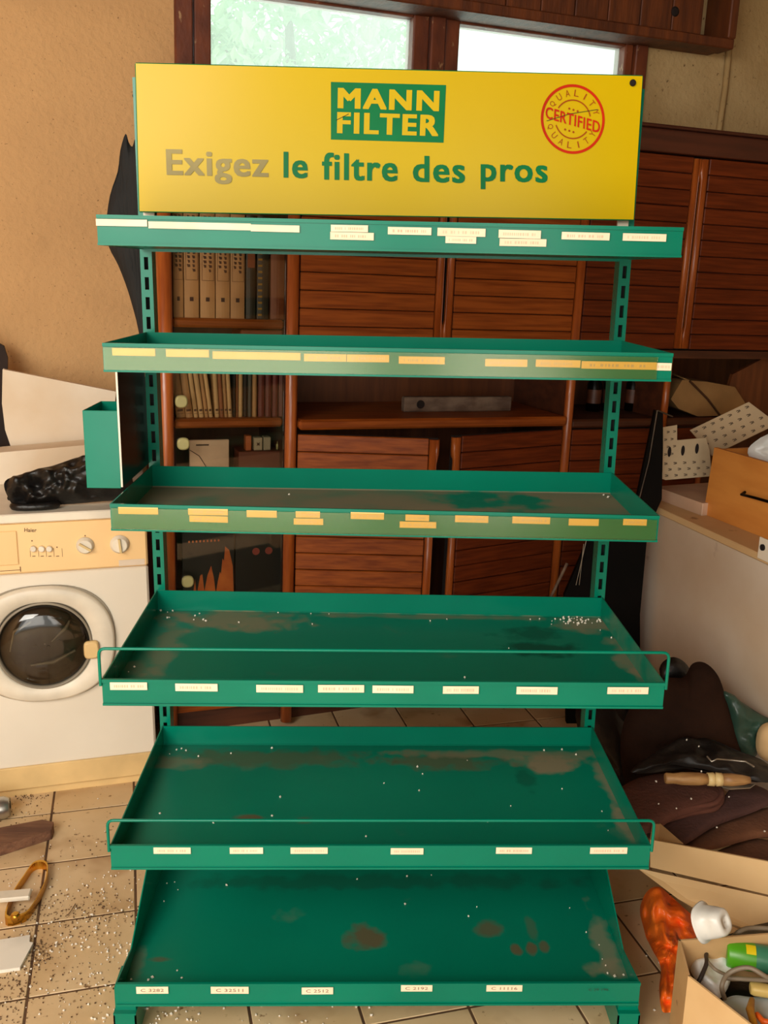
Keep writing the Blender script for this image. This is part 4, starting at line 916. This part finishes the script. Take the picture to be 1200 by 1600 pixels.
# printed cardboard sheets
def marks_on(b, quad, nu, nv, s, e):
    A, Bq, Cq, Dq = quad; n = (Bq-A).cross(Dq-A).normalized()
    if n.y > 0: n = -n
    U = (Bq-A).normalized(); V = (Dq-A).normalized()
    for i in range(nu):
        for j in range(nv):
            u = (i+.5+(.3 if j % 2 else -.1))/nu; v = (j+.5)/nv
            if u > .97: continue
            p = A*(1-u)*(1-v)+Bq*u*(1-v)+Cq*u*v+Dq*(1-u)*v+n*e
            for (du_, dv_, w, h) in ((-.3, .35, .9, .28), (.1, .0, .7, .28), (-.3, -.35, .9, .28), (.45, 0, .3, .8)):
                c = p+U*(du_*s)+V*(dv_*s); b.add([c-U*w*s*.5-V*h*s*.5, c+U*w*s*.5-V*h*s*.5, c+U*w*s*.5+V*h*s*.5, c-U*w*s*.5+V*h*s*.5], [(0, 1, 2, 3)], 1)
def Y(x, y, c): return W0.py(x, y, c)
A_, B_, C_, D_ = Y(1078, 672, 1.14), Y(1112, 712, 1.07), Y(1215, 662, 1.07), Y(1170, 628, 1.14)
nrm_ = (B_-A_).cross(D_-A_).normalized(); 
t = thing('printed_cardboard', 'cream cardboard sheet printed with rows of small marks leaning behind the orange drawer', 'cardboard', W0, tuple((B_+C_)/2))
b = B(); b.prism([A_, B_, C_, D_], nrm_*(.004 if nrm_.y > 0 else -.004)); b.build('sheet', m_print, root=t)
b = B(); marks_on(b, (A_, D_, C_, B_), 7, 4, .009, .0008); b.build('printed_mark', [m_printd, m_printd], root=t)
yq = 1.02
pc = [(1034, 748), (1030, 715), (1033, 688), (1034, 668), (1058, 664), (1058, 688), (1103, 684), (1109, 705), (1112, 744), (1040, 750)]
pcl = [Y(x, y, yq) for x, y in pc]
t = thing('perforated_cardboard', 'cream printed cardboard piece with three slots beside the orange drawer', 'cardboard', W0, tuple(Y(1070, 750, yq)))
b = B(); b.prism(pcl, (0, .004, 0)); b.build('sheet', m_print, root=t)
b = B()
for (px, py) in ((1046, 706), (1067, 704), (1089, 701)):
    q = Y(px, py, yq-.0004); b.lathe([(0, (.017, .006)), (.0006, (.017, .006))], q, (0, -1, .0), 14, ax=(0, 0, 1))
b.build('slot', m_gap, root=t)
b = B(); marks_on(b, (Y(1036, 748, yq), Y(1110, 745, yq), Y(1108, 716, yq), Y(1034, 720, yq)), 5, 3, .008, .0008); marks_on(b, (Y(1036, 716, yq), Y(1056, 714, yq), Y(1056, 668, yq), Y(1036, 670, yq)), 2, 4, .007, .0008); b.build('printed_mark', [m_printd, m_printd], root=t)
# crumpled clear plastic at the right edge
pts = [Y(x, y, .82) for x, y in ((1168, 708), (1180, 690), (1210, 676), (1240, 690), (1240, 740), (1190, 735))]
b = B(); b.puff(pts, .03, (0, -1, .2), .012, 40, 8, 3, back=.6, fold=.3); tag(b.build('clear_plastic', m_plas), 'crumpled clear plastic behind the orange drawer at the right edge', 'plastic sheet')
# black board leaning + dark frame
yk = .93
pts = [(1024, 641), (1036, 645), (1036, 700), (1034, 780), (1012, 830), (1000, 960), (1000, 1140), (905, 1140), (885, 1130), (882, 930), (925, 830), (985, 830)]
b = B(); b.prism([Y(x, y, yk) for x, y in pts[::-1]], (0, .02, 0)); 
bb_ = thing('black_board', 'tall black board leaning between the cabinet and the white chest', 'board', W0, tuple(Y(950, 1220, yk)))
b.build('board', m_blackm, root=bb_)
b = B(); b.tube([Y(1027, 641, yk-.006), Y(1014, 720, yk-.006), Y(1000, 775, yk-.006), Y(985, 835, yk-.006)], .0032, 6); b.tube([Y(1027, 641, yk-.006), Y(1051, 651, yk-.006)], .003, 6); b.build('metal_edge', m_steel, root=bb_)
for (x0_, y0_, x1_, y1_) in ((919, 832, 900, 914), (912, 850, 905, 914)):
    b = B(); b.tube([Y(x0_, y0_, yk-.012), Y(x1_, y1_, yk-.012)], .0014, 5); tag(b.build('thin_rod', m_blade), 'thin pale metal rod against the black board, %s of the two' % ('left' if x1_ == 900 else 'right'), 'rod')
# thin stick by the lower door
b = B(); b.tube([Y(886, 880, .85), Y(862, 930, .85), Y(850, 960, .85)], .005, 6); tag(b.build('wooden_stick', m_level), 'pale wooden stick leaning by the lower right cabinet door', 'stick')

# upholstered dark cushion heap
def heap(name, label, cat, px, c, T, nrm, m, amp=.01, fr=10, fold=0, back=.6, rings=12, sub=5, seed=0, clampz=None, parts=None):
    pts = [W0.py(x, y, c) if not isinstance(c, (list, tuple)) else W0.py(x, y, c[i]) for i, (x, y) in enumerate(px)]
    b = B(); b.puff(pts, T, nrm, amp, fr, rings, sub, back=back, fold=fold, seed=seed)
    for v in b.v: v.z = max(v.z, FLOOR+.002)
    return tag(b.build(name, m), label, cat)
heap('brown_cushion', 'large dark brown upholstered cushion propped against the white chest', 'cushion', [(1068, 1058), (1082, 1037), (1102, 1036), (1122, 1056), (1136, 1095), (1150, 1140), (1156, 1195), (1060, 1230), (985, 1235), (970, 1150), (1000, 1080), (1040, 1060)], .34, .06, (-.2, -1, .2), m_cush, .006, 8, rings=12)
heap('dark_cushion', 'black brown cushion rounded behind the fourth green shelf', 'cushion', [(1035, 1090), (1030, 1045), (1048, 1027), (1070, 1035), (1085, 1062), (1082, 1098), (1000, 1140), (960, 1100)], .42, .04, (-.2, -1, .2), m_bag, .004, 8)
heap('green_tarpaulin', 'crumpled dark green tarpaulin between the cushion and the white chest', 'tarpaulin', [(1128, 1082), (1145, 1085), (1158, 1096), (1192, 1118), (1230, 1135), (1225, 1160), (1188, 1150), (1182, 1180), (1160, 1195), (1145, 1165), (1138, 1120)], .34, .03, (-.3, -1, .4), m_tarp, .012, 22, fold=.4, rings=14)
heap('beige_sack', 'beige cloth sack at the right edge under the green tarpaulin', 'sack', [(1185, 1140), (1205, 1128), (1250, 1135), (1250, 1200), (1200, 1190), (1182, 1172)], .30, .04, (-.3, -1, .4), m_cardl, .006, 12)
# blankets
heap('cloth_and_floor_shade', 'near black cloth also painting the floor shade behind the right end of the rack', 'cloth', [(900, 1105), (960, 1080), (1010, 1120), (1012, 1200), (1010, 1300), (985, 1335), (960, 1335), (940, 1330), (920, 1200)], [.62, .62, .60, .45, .26, .2, .2, .25, .5], .05, (-.1, -.6, 1), m_bag, .012, 10, fold=.2)  # cloth in near black, widened to stand in for shade on the floor
def layer(name, label, px, z0, T, m, seed, amp=.005, cat='blanket', nrm=(-.1, -.5, 1), fr=9, fold=0, back=.6):
    pts = [W0.pz(x, y, z0 if not isinstance(z0, (list, tuple)) else z0[i]) for i, (x, y) in enumerate(px)]
    b = B(); b.puff(pts, T, nrm, amp, fr, 12, 5, back=back, seed=seed, fold=fold); 
    for v in b.v: v.z = max(v.z, FLOOR+.002)
    return tag(b.build(name, m), label, cat)
top_bl = layer('folded_blanket', 'reddish brown folded blanket, topmost fold of the pile right of the rack', [(960, 1240), (1000, 1215), (1060, 1208), (1115, 1218), (1132, 1240), (1122, 1258), (1060, 1276), (1020, 1300), (985, 1300), (960, 1270)], .345, .022, m_blanket, 1)
for zz, dyy in ((.352, 0), (.338, 9)):
    b = B(); b.tube(pathrect([W0.pz(x, y+dyy, zz) for x, y in ((992, 1300), (1030, 1276), (1080, 1262), (1118, 1256), (1130, 1240), (1116, 1222))], .02), .0065, 8); b.build('fold_edge', m_blanket, root=top_bl)
layer('folded_blanket', 'purple brown folded blanket in the middle of the pile', [(1010, 1300), (1060, 1282), (1120, 1258), (1150, 1225), (1190, 1230), (1210, 1250), (1180, 1268), (1120, 1290), (1070, 1320), (1040, 1330)], .315, .02, m_blanket2, 2)
layer('folded_blanket', 'rust brown folded blanket at the bottom right of the pile', [(1060, 1330), (1110, 1290), (1170, 1268), (1230, 1262), (1235, 1302), (1180, 1310), (1120, 1326), (1080, 1332)], .285, .02, m_blanket3, 3)
layer('brown_rag', 'crumpled dark brown rag under the folded blankets at the right edge', [(1110, 1340), (1150, 1318), (1190, 1312), (1240, 1335), (1240, 1380), (1170, 1362)], .255, .02, m_blanket3, 4, .008)
# black leather bag
t = thing('leather_bag', 'worn black leather bag with stray cord lying on the blankets', 'bag', W0, tuple(W0.pz(1110, 1215, .36)))
pts = [W0.pz(x, y, .40) for x, y in ((1010, 1185), (1040, 1165), (1078, 1152), (1110, 1155), (1150, 1172), (1195, 1190), (1210, 1215), (1190, 1222), (1130, 1210), (1080, 1200), (1040, 1196), (1005, 1206), (985, 1205))]
b = B(); b.puff(pts, .022, (-.1, -.6, 1), .02, 16, 14, 5, back=.9, fold=.3, seed=9); b.build('bag_body', m_leather, root=t)
cpts = [W0.pz(x, y, .455) for x, y in ((1105, 1182), (1112, 1190), (1120, 1186), (1145, 1188), (1165, 1190), (1178, 1198))]
b = B(); b.tube(cpts, .0022, 6); tag(b.build('cord', m_blade, root=t), 'pale cord')
# turned wooden handled sickle
h0_, h1_ = W0.pz(1039, 1216, .425), W0.pz(1172, 1219, .43)
ax = (h1_-h0_); L_ = ax.length
t = thing('wooden_handled_tool', 'tool with a turned wooden handle and pale blade lying on the brown blankets', 'tool', W0, tuple(h0_))
b = B(); b.lathe([(0, .0115), (.004, .0135), (L_*.10, .0125), (L_*.2, .0155), (L_*.4, .0155), (L_*.5, .0125)], h0_, ax, 16); b.lathe([(L_*.67, .0145), (L_*.78, .0155), (L_*.92, .012), (L_, .008)], h0_, ax, 16); b.build('handle', m_handle, root=t)
b = B(); b.lathe([(L_*.5, .0155), (L_*.575, .0165), (L_*.58, .0135), (L_*.595, .0135), (L_*.6, .0165), (L_*.67, .0155)], h0_, ax, 16); b.build('ferrule', m_ring, root=t)
bl = [W0.pz(x, y, .388) for x, y in ((1118, 1226), (1140, 1234), (1172, 1232), (1180, 1226), (1150, 1228))]
b = B(); b.prism(bl, (0, 0, .002)); b.build('blade', m_blade, root=t)

b = B()
for x, y, z in ((1025, 1221, .375), (1029, 1256, .375), (1080, 1248, .375), (1057, 1263, .37), (1139, 1245, .345), (1120, 1293, .335), (1073, 1156, .44), (1092, 1166, .45), (1096, 1205, .43), (1195, 1299, .315)): crumbs(b, W0.pz(x, y, z+.012), .003)
tag(b.build('blanket_crumbs', m_crumb), 'white polystyrene crumbs sprinkled over the brown blankets and black bag', 'crumbs', None, 'stuff')
# long cardboard box
t = thing('long_carton', 'long pale cardboard carton lying across the right side below the blankets', 'carton', W0, tuple(W0.pz(1100, 1400, FLOOR)))
# front wall strip as standing board: top edge and lower edge seen in the picture, near plane
P1, P2 = W0.py(1016, 1312, -.13), W0.py(1230, 1352, -.26); P3, P4 = W0.py(1230, 1405, -.27), W0.py(1016, 1355, -.14)
P5, P6 = W0.py(1019, 1290, -.05), W0.py(1032, 1288, -.05)
nv_ = (P2-P1).cross(P4-P1).normalized(); nv_ = nv_ if nv_.y > 0 else -nv_
b = B(); b.prism([P1, P4, P3, P2], nv_*.005); b.build('top_flap', m_cardl, root=t)
Q1, Q2 = W0.py(995, 1356, -.13), W0.py(1230, 1408, -.262); Q3, Q4 = W0.py(1230, 1475, -.30), W0.py(1100, 1428, -.235)
Q5 = W0.py(1060, 1405, -.2)
nv2 = (Q2-Q1).cross(Q3-Q1).normalized(); nv2 = nv2 if nv2.y > 0 else -nv2
b = B(); b.prism([Q1, Q5, Q4, Q3, Q2], nv2*.005); b.build('side_wall', m_cardl, root=t)
E1 = W0.py(1100, 1430, -.236); E2 = W0.py(1230, 1482, -.302); E3 = W0.pz(1240, 1545, FLOOR+.06); E4 = W0.pz(1090, 1470, FLOOR+.05)
nv3 = (E2-E1).cross(E3-E1).normalized(); nv3 = nv3 if nv3.y > 0 else -nv3
b = B(); b.prism([E1, E4, E3, E2], nv3*.005); b.build('lower_wall', m_card, root=t)
b = B(); R1, R2, R3, R4 = W0.py(1016, 1312, -.125), W0.py(1020, 1288, -.06), W0.py(1032, 1288, -.055), W0.py(1029, 1313, -.12)
b.prism([R1, R4, R3, R2], (0, .004, -.001)); R5 = W0.py(1068, 1319, -.145); b.prism([R4, R5, R3+Vector((0, .001, 0))], (0, .004, .0)); b.build('end_flap', m_card, root=t)

# orange plastic bag
heap('orange_bag', 'crumpled orange plastic bag slumped on the floor between the rack and the boxes', 'bag',
     [(1000, 1420), (1012, 1392), (1030, 1386), (1048, 1400), (1070, 1420), (1090, 1440), (1090, 1462), (1066, 1470), (1060, 1495), (1054, 1530), (1054, 1575), (1045, 1582), (1034, 1578), (1030, 1545), (1032, 1510), (1018, 1482), (1006, 1455)],
     [-.05, -.05, -.05, -.05, -.1, -.1, -.15, -.22, -.26, -.34, -.42, -.43, -.43, -.36, -.28, -.2, -.12], .03, (-.3, -1, .6), m_orange, .034, 24, fold=.3, back=.3, rings=22, sub=6)

# open cardboard box with clutter
zt_b = .37
A1 = W0.pz(1060, 1468, zt_b); F1 = W0.pz(1075, 1525, zt_b); G1 = W0.pz(1190, 1615, zt_b)
dirG = (G1-F1).normalized(); perp = Vector((-dirG.y, dirG.x, 0)); perp = perp if perp.y > 0 else -perp
G2 = F1+dirG*.36; A2 = W0.pz(1275, 1452, zt_b)
box_ = thing('open_carton', 'open cardboard box of odds and ends at the lower right corner', 'carton', W0, tuple((F1+G2+A1+A2)/4-Vector((0, 0, zt_b-FLOOR))))
def wallb(P, Q, dz=.0, name='side_wall', m=m_card, off=None):
    P, Q = Vector(P), Vector(Q); n_ = (Q-P).cross(Vector((0, 0, 1))).normalized()
    c = (A1+F1+G2+A2)/4; n_ = n_ if n_.dot(c-P) > 0 else -n_
    b = B(); b.prism([(P.x, P.y, FLOOR+.002), (Q.x, Q.y, FLOOR+.002), (Q.x, Q.y, Q.z), (P.x, P.y, P.z)], n_*.004); return b.build(name, m, root=box_)
wallb(A1, F1); wallb(F1, G2, m=m_cardl); wallb(A2, G2); wallb(A1, A2)
b = B(); b.prism([(v.x, v.y, FLOOR+.002) for v in (A1, F1, G2, A2)], (0, 0, .004)); b.build('box_bottom', m_card, root=box_)
zi = zt_b-.06
def ip(x, y, z=zi): return W0.pz(x, y, z)
# crumpled polythene, sheet
b = B(); b.puff([ip(x, y, zi-.01) for x, y in ((1076, 1505), (1090, 1482), (1118, 1474), (1138, 1488), (1142, 1530), (1125, 1560), (1105, 1552), (1084, 1530))], .03, (0, -.5, 1), .02, 22, 14, 5, back=.8, fold=.5)
tag(b.build('polythene_bag', m_plas), 'crumpled translucent polythene bag in the open cardboard box', 'plastic bag')
b = B(); b.puff([ip(x, y, zi-.015) for x, y in ((1128, 1568), (1145, 1556), (1175, 1558), (1230, 1565), (1230, 1640), (1180, 1630), (1150, 1590))], .01, (0, -.5, 1), .01, 14, 10, 5, back=.8, fold=.3)
tag(b.build('pale_sheet', m_bluew), 'pale blue white plastic sheet at the front of the open box', 'plastic sheet')
b = B(); b.puff([ip(x, y, zi-.05) for x, y in ((1075, 1490), (1240, 1440), (1260, 1600), (1180, 1620), (1090, 1540))], .01, (0, -.3, 1), .01, 14, 8, 5, back=.8, fold=.3)
tag(b.build('dark_rag', m_bag), 'dark rag lining the bottom of the clutter in the open box', 'rag')
# green can
g0, g1 = ip(1133, 1490, zi+.025), ip(1240, 1508, zi+.03); g0, g1 = ip(1134, 1489, zi+.02), ip(1240, 1506, zi+.02)
ax = g1-g0; L_ = ax.length; ax.normalize(); r = .026
t = thing('green_can', 'lime and teal green cylindrical can with yellow sticker in the open box', 'can', W0, tuple(g0))
b = B(); b.lathe([(0, r*.9), (.004, r), (.052, r), (.0525, r), (L_-.004, r), (L_, r*.9)], g0, ax, 28, mis=[0, 0, 0, 1, 1]); b.build('can_body', [m_can_g, m_can_t], root=t)
b = B(); vs = []; xx = ax.cross(Vector((0, 0, 1))).normalized(); yy = xx.cross(ax)
for i in range(9):
    a = R_(62+i*9); n_ = (xx*math.cos(a)+yy*math.sin(a)) ; 
    if n_.y > 0: n_ = (-xx*math.cos(a)+yy*math.sin(a))
    vs += [g0+ax*.034+n_*(r+.0006), g0+ax*.052+n_*(r+.0006)]
b.add(vs, [(2*i, 2*i+1, 2*i+3, 2*i+2) for i in range(8)]); b.build('sticker', m_stick_y, root=t)
# cables
def cable(pts, r, m, label, nm='cable'):
    b = B(); P = [Vector(p) for p in pts]; out = []
    for i in range(len(P)-1):
        p0 = P[max(i-1, 0)]; p1 = P[i]; p2 = P[i+1]; p3 = P[min(i+2, len(P)-1)]
        for k in range(6): tt = k/6; out.append(.5*((2*p1)+(p2-p0)*tt+(2*p0-5*p1+4*p2-p3)*tt*tt+(3*p1-p0-3*p2+p3)*tt**3))
    out.append(P[-1]); b.tube(out, r, 8); tag(b.build(nm, m), label, 'cable')
zc_ = zi+.05
cable([ip(x, y, z) for x, y, z in ((1240, 1548, zi+.01), (1200, 1528, zc_), (1170, 1512, zc_+.012), (1140, 1520, zc_-.005), (1128, 1540, zc_-.02), (1132, 1560, zi-.0))], .0045, m_cable, 'thick grey cable looped in front of the green can')
cable([ip(x, y, z) for x, y, z in ((1142, 1470, zi+.02), (1155, 1456, zc_), (1180, 1450, zc_), (1240, 1455, zc_))], .0048, m_cable, 'thick grey cable arching behind the green can')
cable([ip(x, y, z) for x, y, z in ((1116, 1474, zi+.01), (1104, 1490, zi+.025), (1104, 1505, zi+.03), (1096, 1525, zi+.02), (1088, 1540, zi+.005))], .004, m_cabled, 'dark grey cable hanging over the polythene bag')
cable([ip(x, y, z) for x, y, z in ((1135, 1528, zi+.018), (1165, 1530, zi+.022), (1240, 1534, zi+.022))], .0042, m_cable, 'straight grey cable below the green can')
cable([ip(x, y, z) for x, y, z in ((1106, 1503, zi+.03), (1118, 1515, zi+.03), (1132, 1522, zi+.02))], .0032, m_cable, 'thin grey cable end crossing the polythene bag')
# cream plastic handle and yellow gripped pliers
t = thing('cream_handle', 'cream yellow plastic handle under the cables in the open box', 'handle', W0, tuple(ip(1200, 1545)))
b = B(); p0, p1 = ip(1172, 1544, zi+.008), ip(1250, 1556, zi+.008); b.lathe([(0, (.008, .010)), (.006, (.010, .0125)), ((p1-p0).length, (.010, .0125))], p0, p1-p0, 14, sq=3); b.build('grip', m_yelp, root=t)
t = thing('pliers', 'pliers with yellow and orange grips poking out of the open box', 'pliers', W0, tuple(ip(1180, 1590)))
b = B(); b.tube([ip(1175, 1562, zi+.012), ip(1172, 1578, zi+.022), ip(1178, 1600, zi+.02), ip(1184, 1620, zi+.01)], [.005, .0075, .0065, .006], 10); b.build('grip', m_yelg, root=t)
b = B(); b.tube([ip(1183, 1585, zi+.012), ip(1192, 1596, zi+.018), ip(1215, 1602, zi+.012)], [.005, .006, .006], 10); tag(b.build('grip', m_orange, root=t), 'orange grip')

# white plastic cup on the carton edge
c0 = W0.pz(1092, 1444, .385); c1 = W0.pz(1138, 1432, .415)
cdir = Vector((.62, -.62, .48)).normalized()
t = thing('plastic_cup', 'white squarish plastic cup tipped over beside the orange bag', 'cup', W0, tuple(c0))
b = B(); O_ = W0.pz(1098, 1441, .405)
b.lathe([(0, .034), (.0005, .036), (.003, .035), (.004, .0295), (.03, .0265), (.046, .023), (.049, .019), (.049, .010), (.047, .0095), (.047, .001)], O_, cdir, 32, sq=2.7, caps=False)
b.lathe([(.0, .033), (.004, .0285), (.044, .0225), (.045, .001)], O_, cdir, 32, sq=2.7, caps=False); b.build('cup_body', m_cup, root=t)
